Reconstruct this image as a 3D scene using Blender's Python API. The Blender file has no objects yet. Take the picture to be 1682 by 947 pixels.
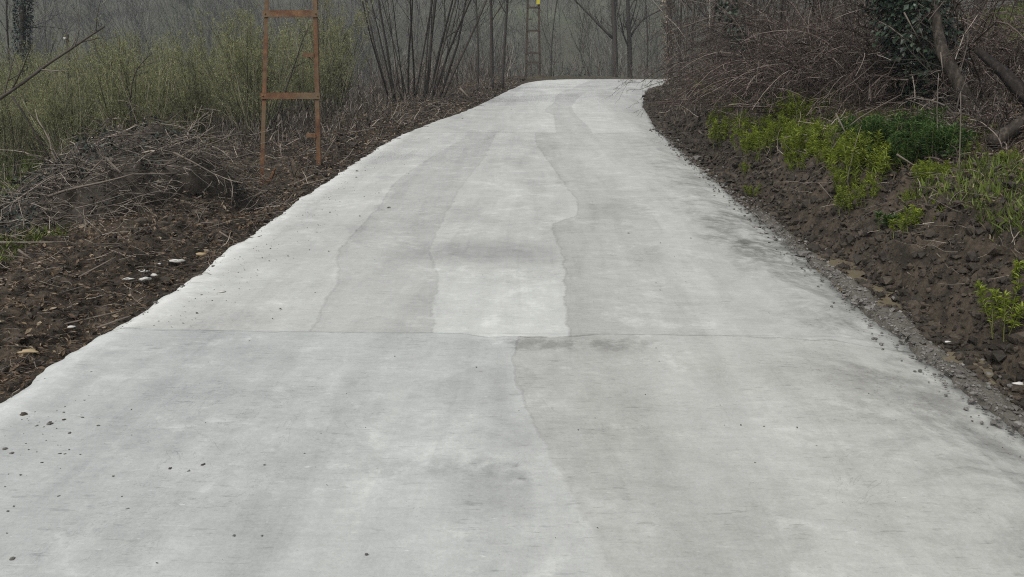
import bpy, math
import numpy as np
from mathutils import Vector

rng = np.random.default_rng(7)
scene = bpy.context.scene
COL = scene.collection
R = math.radians

# ------------------------------------------------------------------ camera
F_PX, CX, CY = 1300.0, 841.0, 473.5          # focal length and centre in photo pixels
SLOPE = 0.06                                 # the road climbs 6 %
CAM_H = 1.55
PITCH = R(13.77)
YAW = R(1.586)
cam_d = bpy.data.cameras.new('camera')
cam = bpy.data.objects.new('camera', cam_d)
COL.objects.link(cam)
cam_d.sensor_width = 36.0
cam_d.lens = 36.0 * F_PX / 1682.0
cam_d.clip_start = 0.05
cam_d.clip_end = 3000
cam.location = (0, 0, CAM_H)
cam.rotation_euler = (math.pi / 2 - PITCH, 0, YAW)
scene.camera = cam

# ------------------------------------------------------------------ sky, sun, exposure
world = bpy.data.worlds.new('World')
scene.world = world
world.use_nodes = True
wn, wl = world.node_tree.nodes, world.node_tree.links
bg = wn['Background']
sky = wn.new('ShaderNodeTexSky')
sky.sky_type = 'NISHITA'
sky.sun_disc = False
sky.sun_elevation = R(52)
sky.sun_rotation = R(-142)
sky.air_density = 1.0
sky.dust_density = 6.0
sky.ozone_density = 1.0
hs = wn.new('ShaderNodeHueSaturation')
hs.inputs['Saturation'].default_value = 0.22
wl.new(sky.outputs[0], hs.inputs['Color'])
wl.new(hs.outputs[0], bg.inputs['Color'])
bg.inputs['Strength'].default_value = 0.105
sun_d = bpy.data.lights.new('sun', 'SUN')
sun_d.energy = 1.35
sun_d.angle = R(28)
sun_d.color = (1.0, 0.975, 0.94)
sun = bpy.data.objects.new('sun', sun_d)
COL.objects.link(sun)
_az, _el = R(-142), R(52)
_dir = Vector((math.sin(_az) * math.cos(_el), math.cos(_az) * math.cos(_el), math.sin(_el)))
sun.rotation_euler = _dir.to_track_quat('Z', 'Y').to_euler()
scene.view_settings.view_transform = 'Standard'
scene.view_settings.look = 'None'
scene.view_settings.gamma = 1.0
scene.view_settings.exposure = 0.5
scene.render.engine = 'CYCLES'
scene.cycles.use_denoising = False
scene.cycles.use_light_tree = False
scene.cycles.filter_width = 1.1
scene.cycles.use_adaptive_sampling = False
scene.cycles.max_bounces = 6
scene.cycles.diffuse_bounces = 3
scene.cycles.glossy_bounces = 2
scene.cycles.transmission_bounces = 2
scene.cycles.volume_bounces = 0
scene.cycles.transparent_max_bounces = 4


# ------------------------------------------------------------------ measuring helpers
def ray(px, py):
    x = (px - CX) / F_PX
    v = -(py - CY) / F_PX
    cp, sp = math.cos(PITCH), math.sin(PITCH)
    d = np.array([x, cp + v * sp, -sp + v * cp])
    c, s = math.cos(YAW), math.sin(YAW)
    return np.array([d[0] * c - d[1] * s, d[0] * s + d[1] * c, d[2]])


def G(px, py):
    """photo point -> place on the road plane"""
    d = ray(px, py)
    t = CAM_H / (SLOPE * d[1] - d[2])
    return np.array([0, 0, CAM_H]) + d * t


def at(px, py, y):
    """photo point -> place at the distance y along the road"""
    d = ray(px, py)
    return np.array([0, 0, CAM_H]) + d * (y / d[1])


def smooth(a, b, x):
    t = np.clip((x - a) / (b - a), 0, 1)
    return t * t * (3 - 2 * t)


def hash2(ix, iy, k=0):
    n = (ix.astype(np.int64) * 374761393 + iy.astype(np.int64) * 668265263 + k * 2147483647 + 1013) & 0x7fffffff
    n = ((n ^ (n >> 13)) * 1274126177) & 0x7fffffff
    n = (n ^ (n >> 16)) & 0xffffff
    return n / float(0xffffff)


def vnoise(x, y, k=0):
    ix, iy = np.floor(x), np.floor(y)
    fx, fy = x - ix, y - iy
    fx = fx * fx * (3 - 2 * fx); fy = fy * fy * (3 - 2 * fy)
    a = hash2(ix, iy, k); b = hash2(ix + 1, iy, k); c = hash2(ix, iy + 1, k); d = hash2(ix + 1, iy + 1, k)
    return (a * (1 - fx) + b * fx) * (1 - fy) + (c * (1 - fx) + d * fx) * fy


def fbm(x, y, o=4, k=0):
    s, a, t = 0, 0.5, 0
    for i in range(o):
        s = s + a * vnoise(x * 2 ** i + 17.3 * i, y * 2 ** i - 9.1 * i, k + i)
        t += a; a *= 0.5
    return s / t * 2 - 1


def lumps(x, y, k=0):
    """rounded clods: 1 at the top of a clod, 0 between them"""
    ix, iy = np.floor(x), np.floor(y)
    best = np.zeros_like(x)
    for dx in (-1, 0, 1):
        for dy in (-1, 0, 1):
            cx_, cy_ = ix + dx, iy + dy
            px = cx_ + 0.15 + 0.7 * hash2(cx_, cy_, k)
            py = cy_ + 0.15 + 0.7 * hash2(cx_, cy_, k + 5)
            r = 0.35 + 0.5 * hash2(cx_, cy_, k + 9)
            d2 = ((x - px) ** 2 + (y - py) ** 2) / (r * r)
            best = np.maximum(best, np.sqrt(np.clip(1 - d2, 0, 1)) * r)
    return best


# ------------------------------------------------------------------ the lie of the land
EL = np.array([(-2.42, -30), (-2.42, 0), (-2.41, 3.3), (-2.39, 4.35), (-2.38, 5.4), (-2.41, 7.05), (-2.46, 10.1), (-2.4, 13.9),
               (-2.12, 16.5), (-1.61, 19.8), (-1.0, 27), (-0.4, 33.5), (0.6, 37.2), (2.4, 39.4), (6, 40.6), (12, 41), (24, 40.2), (40, 38)], float)
ER = np.array([(2.11, -30), (2.11, 0), (2.11, 3.2), (2.07, 4.0), (2.10, 6), (2.18, 8.9), (2.22, 11.6), (2.35, 15.5), (2.9, 21.9),
               (3.96, 29.3), (5.4, 33.8), (8.0, 36.0), (12, 36.7), (24, 36), (40, 34)], float)


def dense(P, step):
    seg = np.linalg.norm(np.diff(P, axis=0), axis=1)
    s = np.concatenate([[0], np.cumsum(seg)])
    q = np.linspace(0, s[-1], max(2, int(s[-1] / step)))
    out = np.stack([np.interp(q, s, P[:, i]) for i in range(P.shape[1])], 1)
    for _ in range(3):
        out[1:-1] = (out[:-2] + 2 * out[1:-1] + out[2:]) / 4
    return out


ELd, ERd = dense(EL, 0.5), dense(ER, 0.5)


def road_z(x, y):
    z = SLOPE * np.minimum(y, 34)
    t = np.clip(y - 34, 0, 8)
    return z + SLOPE * (t - t * t / 16)


def dist_to(P, x, y):
    best = np.full(x.shape, 1e9)
    for a, b in zip(P[:-1], P[1:]):
        vx, vy = b - a
        t = np.clip(((x - a[0]) * vx + (y - a[1]) * vy) / (vx * vx + vy * vy), 0, 1)
        best = np.minimum(best, (x - a[0] - t * vx) ** 2 + (y - a[1] - t * vy) ** 2)
    return np.sqrt(best)


def inside(P, x, y):
    c = np.zeros(x.shape, bool)
    n = len(P)
    for i in range(n):
        x1, y1 = P[i]; x2, y2 = P[(i + 1) % n]
        if y1 == y2:
            continue
        k = ((y1 > y) != (y2 > y)) & (x < (x2 - x1) * (y - y1) / (y2 - y1) + x1)
        c ^= k
    return c


COARSE_L, COARSE_R = dense(EL, 2.0), dense(ER, 2.0)
ROAD_POLY = np.concatenate([COARSE_L, COARSE_R[::-1]])


def land(x, y, rough=True):
    """height of the ground and the masks of what grows on it"""
    x = np.atleast_1d(np.asarray(x, float)).copy(); y = np.atleast_1d(np.asarray(y, float)).copy()
    shp = x.shape
    x = x.ravel(); y = y.ravel()
    dl, dr = dist_to(COARSE_L, x, y), dist_to(COARSE_R, x, y)
    on = inside(ROAD_POLY, x, y)
    left = (dl < dr)
    zr = road_z(x, y)
    # left verge, falling away to the orchard
    d = dl
    n1 = fbm(x * 0.8, y * 0.8, 3, 3)
    zl = zr - 0.05 + 0.16 * smooth(0.1, 0.8, d) * (1 - smooth(1.2, 3.0, d)) * (0.9 + 0.7 * n1) \
        - 0.75 * smooth(1.8, 8, d) - 0.02 * np.clip(d - 8, 0, 30) + 0.12 * n1 * smooth(1.5, 4, d)
    zl = zl - 0.40 * np.exp(-((x + 0.345 * y) / 0.38) ** 2) * smooth(6.8, 8.6, y) * (1 - smooth(10.3, 11.2, y)) * smooth(0.1, 0.5, d)
    # right: wet gutter, steep mud bank, gentle rise beyond
    gut = 0.30 + 0.12 * fbm(x * 0.5 + 3, y * 0.9, 2, 11)
    face = np.clip((dr - gut) / 0.50, 0, 1)
    bank_h = 0.60 + 0.14 * fbm(x * 0.3, y * 0.35, 2, 21) - 0.25 * smooth(18, 26, y)
    prof = face ** 0.75
    zrt = zr - 0.055 - 0.04 * smooth(0.03, 0.2, dr) * (1 - smooth(0.25, 0.5, dr)) + bank_h * prof \
        + 0.30 * np.clip(dr - gut - 0.55, 0, 60) * (1 - 0.25 * smooth(2, 6, dr)) * (1 - 0.3 * smooth(20, 60, dr)) + 0.10 * n1 * smooth(1.5, 4, dr)
    z = np.where(left, zl, zrt)
    # valley and the far wooded hill
    v = smooth(42, 60, y) * (1 - smooth(6, 20, x))
    z = z - 2.5 * v
    hill = np.clip(y - 58 + 0.10 * x, 0, 400)
    z = z + 0.26 * hill * smooth(0, 60, hill) + 4.0 * fbm(x * 0.02, y * 0.02, 2, 40) * smooth(50, 90, y)
    z = z + 0.05 * np.clip(-x - 40, 0, 300) * smooth(-40, 60, y)
    z = np.where(on, zr - 0.14, z)
    mud_l = left * (1 - smooth(0.9, 2.2, d + 0.6 * n1)) * (1 - smooth(30, 40, y) * 0.5)
    mud_r = (~left) * (1 - smooth(0.95, 1.6, dr + 0.8 * n1))
    mud = np.where(on, 1, np.maximum(mud_l, mud_r))
    if rough:
        near = 1 - smooth(45, 70, y)
        amp_l = left * smooth(0.0, 0.25, d) * (1 - 0.75 * smooth(1.5, 3.5, d))
        amp_r = (~left) * (0.30 + 0.70 * smooth(0.2, 0.5, dr - gut + 0.25)) * smooth(0.0, 0.1, dr) * (1 - 0.75 * smooth(1.0, 1.8, dr))
        a = (amp_l * 0.55 + amp_r * 1.0) * near
        q = fbm(x * 1.3, y * 1.3, 2, 90)
        wx, wy = x + 0.04 * fbm(x * 9, y * 9, 2, 71), y + 0.04 * fbm(x * 9 + 5, y * 9, 2, 73)
        z = np.where(on, z, z + a * (0.12 * (lumps(wx * 4.2, wy * 4.2, 1) - 0.3) + 0.09 * (lumps(wx * 10, wy * 10, 2) - 0.25)
                                     + 0.065 * (lumps(wx * 21, wy * 21, 3) - 0.2) + 0.04 * fbm(x * 26, y * 26, 3, 5)) + a * 0.07 * q)
    out = dict(z=z.reshape(shp), mud=mud.reshape(shp), dl=np.where(left, dl, -1).reshape(shp), dr=np.where(left, -1, dr).reshape(shp),
               on=on.reshape(shp), left=left.reshape(shp), gut=gut.reshape(shp))
    return out


def gz(x, y):
    return land(x, y, rough=False)['z']


def gz1(x, y):
    return float(gz(np.array([x]), np.array([y]))[0])


def hit(px, py, y0=2.0, y1=45.0):
    """photo point -> first place where the line of sight meets the ground"""
    d = ray(px, py)
    ys = np.geomspace(y0, y1, 400)
    P = np.array([0, 0, CAM_H])[None] + d[None] * (ys / d[1])[:, None]
    k = np.nonzero(P[:, 2] < gz(P[:, 0], P[:, 1]))[0]
    return P[k[0]] if len(k) else P[-1]


# ------------------------------------------------------------------ mesh helpers
class MB:
    def __init__(self):
        self.v, self.f4, self.f3, self.n = [], [], [], 0

    def add(self, verts, quads=None, tris=None):
        verts = np.asarray(verts, float).reshape(-1, 3)
        self.v.append(verts)
        if quads is not None and len(quads):
            self.f4.append(np.asarray(quads, np.int64).reshape(-1, 4) + self.n)
        if tris is not None and len(tris):
            self.f3.append(np.asarray(tris, np.int64).reshape(-1, 3) + self.n)
        self.n += len(verts)
        return self

    def tubes(self, P, rad, ns=3):
        """P (N,K,3) centre lines, rad (N,K) radii"""
        P = np.asarray(P, float); rad = np.asarray(rad, float)
        if P.ndim == 2:
            P, rad = P[None], rad[None]
        N, K, _ = P.shape
        T = np.gradient(P, axis=1)
        T /= np.linalg.norm(T, axis=2, keepdims=True) + 1e-9
        ref = np.zeros_like(T)
        main = np.abs(T.mean(1))
        k = np.argmin(main, axis=1)
        ref[np.arange(N), :, k] = 1
        U = np.cross(T, ref); U /= np.linalg.norm(U, axis=2, keepdims=True) + 1e-9
        W = np.cross(T, U)
        a = np.linspace(0, 2 * np.pi, ns, endpoint=False)
        ring = U[:, :, None] * np.cos(a)[None, None, :, None] + W[:, :, None] * np.sin(a)[None, None, :, None]
        V = P[:, :, None] + ring * rad[:, :, None, None]
        idx = np.arange(N * K * ns).reshape(N, K, ns)
        a0 = idx[:, :-1]; a1 = idx[:, 1:]
        q = np.stack([a0, np.roll(a0, -1, 2), np.roll(a1, -1, 2), a1], -1).reshape(-1, 4)
        self.add(V.reshape(-1, 3), q)
        if ns > 4:
            # close both ends
            for ends, flip in ((idx[:, 0], True), (idx[:, -1], False)):
                cen = V.reshape(-1, 3)[ends].mean(1)
                base = self.n
                self.v.append(cen); self.n += N
                off = base - N * K * ns - (0 if flip else N)
                c = (np.arange(N) + base)[:, None].repeat(ns, 1)
                e = ends + off
                t = np.stack([c, np.roll(e, -1, 1), e] if flip else [c, e, np.roll(e, -1, 1)], -1)
                self.f3.append(t.reshape(-1, 3))
        return self

    def leaves(self, C, D, Nn, L, Wd, bend=0.0, cup=0.08):
        """pointed leaves: C base (N,3), D direction, Nn rough normal, length, width"""
        N = len(C)
        D = D / (np.linalg.norm(D, axis=1, keepdims=True) + 1e-9)
        S = np.cross(D, Nn); S /= np.linalg.norm(S, axis=1, keepdims=True) + 1e-9
        Z = np.cross(S, D)
        L = np.broadcast_to(L, (N,))[:, None]; Wd = np.broadcast_to(Wd, (N,))[:, None]
        a = C; b = C + D * L * 0.45 + S * Wd * 0.5 + Z * L * cup
        c = C + D * L - Z * L * bend; d = C + D * L * 0.45 - S * Wd * 0.5 + Z * L * cup
        V = np.stack([a, b, c, d], 1).reshape(-1, 3)
        i = np.arange(N)[:, None] * 4
        self.add(V, tris=np.concatenate([i + [0, 1, 2], i + [0, 2, 3]], 0))
        return self

    def box(self, c, size, rot=None):
        s = np.array(size) / 2
        V = np.array([(x, y, z) for x in (-1, 1) for y in (-1, 1) for z in (-1, 1)], float) * s
        if rot is not None:
            V = V @ np.array(rot).T
        self.add(V + np.array(c), [(0, 1, 3, 2), (4, 6, 7, 5), (0, 4, 5, 1), (2, 3, 7, 6), (0, 2, 6, 4), (1, 5, 7, 3)])
        return self

    def build(self, name, mat, parent=None, smooth_=True, loc=None):
        me = bpy.data.meshes.new(name)
        V = np.concatenate(self.v) if self.v else np.zeros((0, 3))
        if loc is not None:
            V = V - np.array(loc)
        f4 = np.concatenate(self.f4) if self.f4 else np.zeros((0, 4), np.int64)
        f3 = np.concatenate(self.f3) if self.f3 else np.zeros((0, 3), np.int64)
        me.vertices.add(len(V)); me.vertices.foreach_set('co', V.astype(np.float32).ravel())
        nl = f4.size + f3.size
        me.loops.add(nl)
        me.loops.foreach_set('vertex_index', np.concatenate([f4.ravel(), f3.ravel()]).astype(np.int32))
        npoly = len(f4) + len(f3)
        me.polygons.add(npoly)
        st = np.concatenate([np.arange(len(f4)) * 4, f4.size + np.arange(len(f3)) * 3]).astype(np.int32)
        me.polygons.foreach_set('loop_start', st)
        me.polygons.foreach_set('use_smooth', np.full(npoly, smooth_))
        me.update(calc_edges=True)
        me.validate()
        if mat:
            me.materials.append(mat)
        o = bpy.data.objects.new(name, me)
        COL.objects.link(o)
        if parent is not None:
            o.parent = parent
        if loc is not None and parent is None:
            o.location = loc
        return o


def unit(v):
    return v / (np.linalg.norm(v, axis=-1, keepdims=True) + 1e-9)


def paths(start, direc, length, K, wob, trop=(0, 0, 0), r=rng):
    """wandering centre lines; trop bends each step towards a direction"""
    N = len(start)
    P = np.zeros((N, K, 3)); P[:, 0] = start
    d = unit(np.asarray(direc, float).copy())
    length = np.broadcast_to(length, (N,)); step = (length / (K - 1))[:, None]
    trop = np.asarray(trop, float)
    for k in range(1, K):
        d = unit(d + r.normal(0, 1, (N, 3)) * wob + trop / (K - 1))
        P[:, k] = P[:, k - 1] + d * step
    return P


def offspring(P, rad, n, t0, t1, ang0, ang1, lfrac, K, wob, trop=(0, 0, 0), rf=0.6, r=rng, lvar=0.4):
    """side shoots of every centre line in P; returns their lines and radii"""
    N, Kp, _ = P.shape
    M = N * n
    pi = np.repeat(np.arange(N), n)
    t = r.uniform(t0, t1, M) * (Kp - 1)
    i = np.minimum(t.astype(int), Kp - 2); f = (t - i)[:, None]
    s = P[pi, i] * (1 - f) + P[pi, i + 1] * f
    tan = unit(P[pi, i + 1] - P[pi, i])
    rr = rad[pi, i] * (1 - f[:, 0]) + rad[pi, i + 1] * f[:, 0]
    perp = unit(np.cross(tan, r.normal(0, 1, (M, 3))))
    a = r.uniform(ang0, ang1, M)[:, None]
    d = tan * np.cos(a) + perp * np.sin(a)
    plen = np.linalg.norm(np.diff(P, axis=1), axis=2).sum(1)[pi]
    L = plen * lfrac * (1 - 0.55 * t / (Kp - 1)) * r.uniform(1 - lvar, 1 + lvar, M)
    Q = paths(s, d, L, K, wob, trop, r)
    r0 = rr * rf
    rq = r0[:, None] * np.linspace(1, 0.3, K)[None]
    return Q, rq


def rand_dirs(n, up=0.0, r=rng):
    d = r.normal(0, 1, (n, 3)); d[:, 2] += up
    return unit(d)


ICO = {}


def rocks(mb, C, S, r=rng, flat=0.7, sub=2):
    """lumpy stones: centres C (N,3), sizes S (N,)"""
    if sub not in ICO:
        import bmesh
        bm = bmesh.new(); bmesh.ops.create_icosphere(bm, subdivisions=sub, radius=1.0)
        bm.verts.ensure_lookup_table()
        ICO[sub] = (np.array([v.co[:] for v in bm.verts]), np.array([[v.index for v in f.verts] for f in bm.faces]))
        bm.free()
    V0, F0 = ICO[sub]
    N = len(C); K = len(V0)
    ax = unit(r.normal(0, 1, (N, 5, 3)))
    am = r.uniform(-0.28, 0.28, (N, 5))
    g = np.einsum('kc,nmc->nkm', V0, ax)
    disp = 1 + (np.sin(g * 3.1) * am[:, None]).sum(2) * 0.9 + r.normal(0, 0.13, (N, K))
    sc = np.stack([r.uniform(0.7, 1.3, N), r.uniform(0.7, 1.3, N), r.uniform(0.6, 1.1, N) * flat], 1)
    V = V0[None] * disp[:, :, None] * sc[:, None] * np.asarray(S)[:, None, None]
    a = r.uniform(0, 6.28, N); c, s = np.cos(a)[:, None], np.sin(a)[:, None]
    X = V[:, :, 0] * c - V[:, :, 1] * s; Y = V[:, :, 0] * s + V[:, :, 1] * c
    V = np.stack([X, Y, V[:, :, 2]], 2) + np.asarray(C)[:, None]
    F = (F0[None] + (np.arange(N) * K)[:, None, None]).reshape(-1, 3)
    mb.add(V.reshape(-1, 3), tris=F)
    return mb


def tag(o, label, cat, group=None, kind=None):
    if label: o['label'] = label
    if cat: o['category'] = cat
    if group: o['group'] = group
    if kind: o['kind'] = kind
    return o


def thing(name, label, cat, loc=(0, 0, 0), rz=0.0, group=None):
    o = bpy.data.objects.new(name, None); COL.objects.link(o)
    o.empty_display_size = 0.2
    o.location = [float(q) for q in loc]; o.rotation_euler = (0, 0, rz)
    return tag(o, label, cat, group)


def dup(root, loc, rz=0.0, scale=1.0, label=None, group=None):
    c = root.copy(); COL.objects.link(c)
    c.location = [float(q) for q in loc]; c.rotation_euler = (0, 0, rz)
    c.scale = (scale, scale, scale) if np.isscalar(scale) else scale
    if label: c['label'] = label
    if group: c['group'] = group
    for ch in list(root.children):
        d = ch.copy(); COL.objects.link(d); d.parent = c
        for g in list(ch.children):
            e = g.copy(); COL.objects.link(e); e.parent = d
    return c


# ------------------------------------------------------------------ material helpers
class S:
    """a shader socket with arithmetic"""
    def __init__(self, nt, s): self.nt, self.s = nt, s

    def m(self, op, *o, clamp=False):
        n = self.nt.nodes.new('ShaderNodeMath'); n.operation = op; n.use_clamp = clamp
        for i, q in enumerate((self,) + o):
            if isinstance(q, S): self.nt.links.new(q.s, n.inputs[i])
            else: n.inputs[i].default_value = q
        return S(self.nt, n.outputs[0])

    def __add__(a, b): return a.m('ADD', b)
    def __sub__(a, b): return a.m('SUBTRACT', b)
    def __mul__(a, b): return a.m('MULTIPLY', b)
    def __rmul__(a, b): return a.m('MULTIPLY', b)
    def __radd__(a, b): return a.m('ADD', b)
    def __rsub__(a, b): return a.m('MULTIPLY', -1.0).m('ADD', b)
    def abs(a): return a.m('ABSOLUTE')
    def step(a, lo, hi):
        n = a.nt.nodes.new('ShaderNodeMapRange'); n.interpolation_type = 'SMOOTHSTEP'
        a.nt.links.new(a.s, n.inputs[0]); n.inputs[1].default_value = lo; n.inputs[2].default_value = hi
        return S(a.nt, n.outputs[0])


class Mat:
    def __init__(self, name, rough=0.9, spec=0.3):
        self.m = bpy.data.materials.new(name); self.m.use_nodes = True
        self.nt = self.m.node_tree
        self.b = self.nt.nodes['Principled BSDF']
        self.b.inputs['Roughness'].default_value = rough
        self.b.inputs['Specular IOR Level'].default_value = spec
        self.tc = self.nt.nodes.new('ShaderNodeTexCoord')

    def pos(self):
        n = self.nt.nodes.new('ShaderNodeNewGeometry')
        s = self.nt.nodes.new('ShaderNodeSeparateXYZ')
        self.nt.links.new(n.outputs['Position'], s.inputs[0])
        return [S(self.nt, q) for q in s.outputs]

    def noise(self, scale, detail=3, rough=0.55, stretch=None, dist=0.0, world_=True):
        n = self.nt.nodes.new('ShaderNodeTexNoise')
        n.inputs['Scale'].default_value = scale; n.inputs['Detail'].default_value = detail
        n.inputs['Roughness'].default_value = rough; n.inputs['Distortion'].default_value = dist
        if stretch:
            mp = self.nt.nodes.new('ShaderNodeMapping'); mp.inputs['Scale'].default_value = stretch
            self.nt.links.new(self.tc.outputs['Object'], mp.inputs[0]); self.nt.links.new(mp.outputs[0], n.inputs['Vector'])
        else:
            self.nt.links.new(self.tc.outputs['Object'], n.inputs['Vector'])
        return S(self.nt, n.outputs[0])

    def island(self):
        n = self.nt.nodes.new('ShaderNodeNewGeometry')
        return S(self.nt, n.outputs['Random Per Island'])

    def objrand(self):
        n = self.nt.nodes.new('ShaderNodeObjectInfo')
        return S(self.nt, n.outputs['Random'])

    def attr(self, name):
        n = self.nt.nodes.new('ShaderNodeAttribute'); n.attribute_name = name
        return S(self.nt, n.outputs['Fac'])

    def ramp(self, fac, stops):
        n = self.nt.nodes.new('ShaderNodeValToRGB')
        e = n.color_ramp.elements
        while len(e) < len(stops): e.new(0.5)
        for q, (p, c) in zip(e, stops):
            q.position = p; q.color = (*c, 1)
        self.nt.links.new(fac.s, n.inputs[0])
        return S(self.nt, n.outputs[0])

    def mix(self, fac, a, b, mode='MIX'):
        n = self.nt.nodes.new('ShaderNodeMix'); n.data_type = 'RGBA'; n.blend_type = mode
        for q, i in ((fac, 0), (a, 6), (b, 7)):
            if isinstance(q, S): self.nt.links.new(q.s, n.inputs[i])
            elif i == 0: n.inputs[i].default_value = q
            else: n.inputs[i].default_value = (*q, 1)
        return S(self.nt, n.outputs[2])

    def curve(self, fac01, pts):
        n = self.nt.nodes.new('ShaderNodeFloatCurve')
        cv = n.mapping.curves[0]
        pts = sorted(pts)
        while len(cv.points) < len(pts): cv.points.new(0.5, 0.5)
        for p, (x, y) in zip(cv.points, pts):
            p.location = (x, y); p.handle_type = 'AUTO_CLAMPED'
        n.mapping.update()
        self.nt.links.new(fac01.s, n.inputs[1])
        return S(self.nt, n.outputs[0])

    def color(self, c):
        if isinstance(c, S): self.nt.links.new(c.s, self.b.inputs['Base Color'])
        else: self.b.inputs['Base Color'].default_value = (*c, 1)
        return self

    def rough(self, s):
        self.nt.links.new(s.s, self.b.inputs['Roughness']); return self

    def bump(self, h, strength, dist=0.01):
        n = self.nt.nodes.new('ShaderNodeBump'); n.inputs['Strength'].default_value = strength; n.inputs['Distance'].default_value = dist
        self.nt.links.new(h.s, n.inputs['Height']); self.nt.links.new(n.outputs[0], self.b.inputs['Normal'])
        return self


def twig_mat(name, stops, rough=0.85):
    m = Mat(name, rough, 0.2)
    i = m.island()
    c = m.ramp(i, stops)
    n = m.noise(14, 2)
    m.color(m.mix(n.step(0.4, 0.8) * 0.45, c, (0.02, 0.016, 0.013), 'MIX'))
    return m.m


def leaf_mat(name, stops, rough=0.6, trans=0.25):
    m = Mat(name, rough, 0.3)
    i = m.island(); n = m.noise(2.2, 2)
    c = m.ramp((i * 0.65 + n * 0.45), stops)
    m.color(c)
    t = m.nt.nodes.new('ShaderNodeBsdfTranslucent'); m.nt.links.new(c.s, t.inputs[0])
    x = m.nt.nodes.new('ShaderNodeMixShader'); x.inputs[0].default_value = trans
    m.nt.links.new(m.b.outputs[0], x.inputs[1]); m.nt.links.new(t.outputs[0], x.inputs[2])
    m.nt.links.new(x.outputs[0], m.nt.nodes['Material Output'].inputs[0])
    return m.m


M = {}
M['hazel_stem'] = twig_mat('hazel_bark', [(0, (0.065, 0.062, 0.038)), (0.6, (0.17, 0.165, 0.105)), (1, (0.32, 0.31, 0.22))])
M['hazel_bud'] = leaf_mat('hazel_buds', [(0.1, (0.135, 0.145, 0.062)), (0.5, (0.24, 0.25, 0.115)), (0.9, (0.37, 0.375, 0.19))], 0.6, 0.45)
M['bramble'] = twig_mat('bramble_canes', [(0, (0.020, 0.015, 0.012)), (0.5, (0.058, 0.043, 0.036)), (0.85, (0.135, 0.106, 0.090)), (1, (0.33, 0.28, 0.24))])
M['grey_twig'] = twig_mat('grey_twigs', [(0, (0.020, 0.017, 0.014)), (0.5, (0.056, 0.047, 0.039)), (0.9, (0.13, 0.112, 0.095)), (1, (0.34, 0.30, 0.26))])
M['dry_stick'] = twig_mat('dry_sticks', [(0, (0.036, 0.029, 0.023)), (0.5, (0.105, 0.088, 0.072)), (1, (0.33, 0.29, 0.24))])
M['dark_bark'] = twig_mat('dark_bark', [(0, (0.018, 0.015, 0.013)), (1, (0.060, 0.052, 0.045))])
def wood_mat():
    m = Mat('winter_wood_bark', 0.9, 0.2)
    i = m.island(); n = m.noise(0.045, 3, 0.6); n2 = m.noise(0.012, 2)
    c = m.ramp(i, [(0, (0.030, 0.029, 0.024)), (0.7, (0.085, 0.080, 0.066)), (1, (0.21, 0.20, 0.18))])
    c = m.mix(n.step(0.48, 0.64) * 0.6, c, (0.062, 0.078, 0.040))
    c = m.mix((1 - n.step(0.36, 0.50)) * 0.5, c, (0.085, 0.064, 0.046))
    m.color(c)
    return m.m


M['wood_tree'] = wood_mat()
M['ivy'] = leaf_mat('ivy_leaves', [(0.15, (0.006, 0.012, 0.008)), (0.6, (0.016, 0.030, 0.018)), (0.95, (0.05, 0.075, 0.045))], 0.38, 0.08)
M['ivy_far'] = leaf_mat('dull_evergreen_leaves', [(0.15, (0.012, 0.018, 0.016)), (0.6, (0.028, 0.040, 0.034)), (0.95, (0.055, 0.075, 0.055))], 0.6, 0.1)
M['spurge'] = leaf_mat('spurge_leaves', [(0.1, (0.055, 0.085, 0.009)), (0.5, (0.16, 0.21, 0.02)), (0.95, (0.33, 0.38, 0.05))], 0.5, 0.35)
M['fern'] = leaf_mat('dark_green_leaves', [(0.1, (0.020, 0.048, 0.012)), (0.5, (0.045, 0.095, 0.02)), (0.95, (0.10, 0.16, 0.04))], 0.5, 0.3)
M['spurge_stem'] = Mat('spurge_stems', 0.6).color((0.12, 0.13, 0.04)).m
M['grass'] = leaf_mat('grass_blades', [(0.1, (0.045, 0.065, 0.012)), (0.5, (0.11, 0.155, 0.028)), (0.95, (0.21, 0.25, 0.06))], 0.6, 0.3)
M['straw'] = leaf_mat('dry_straw', [(0.1, (0.045, 0.035, 0.022)), (0.5, (0.10, 0.08, 0.05)), (0.95, (0.24, 0.20, 0.135))], 0.8, 0.15)
M['litter'] = leaf_mat('leaf_litter', [(0.1, (0.022, 0.016, 0.010)), (0.45, (0.075, 0.050, 0.030)), (0.72, (0.15, 0.105, 0.065)), (0.95, (0.34, 0.28, 0.20))], 0.8, 0.1)


def make_mud(name, lo, hi, rough=0.75):
    m = Mat(name, rough, 0.35)
    n = m.noise(6, 4); n2 = m.noise(60, 3)
    i = m.island()
    c = m.ramp(n * 0.6 + i * 0.4, [(0.25, lo), (0.75, hi)])
    m.color(m.mix(n2.step(0.35, 0.7) * 0.5, c, tuple(q * 0.55 for q in lo)))
    m.bump(n2, 0.5, 0.01)
    return m.m


M['clod'] = make_mud('mud_clods', (0.012, 0.0095, 0.0065), (0.072, 0.057, 0.041))
M['grey_clod'] = make_mud('grey_mud_crumbs', (0.06, 0.056, 0.050), (0.17, 0.16, 0.145))
M['gravel'] = make_mud('grey_gravel', (0.07, 0.066, 0.060), (0.21, 0.20, 0.185))
M['white_bit'] = Mat('white_plaster', 0.7).color((0.46, 0.45, 0.42)).m
M['tan_bit'] = Mat('pale_wood_chip', 0.8).color((0.30, 0.23, 0.135)).m


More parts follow.
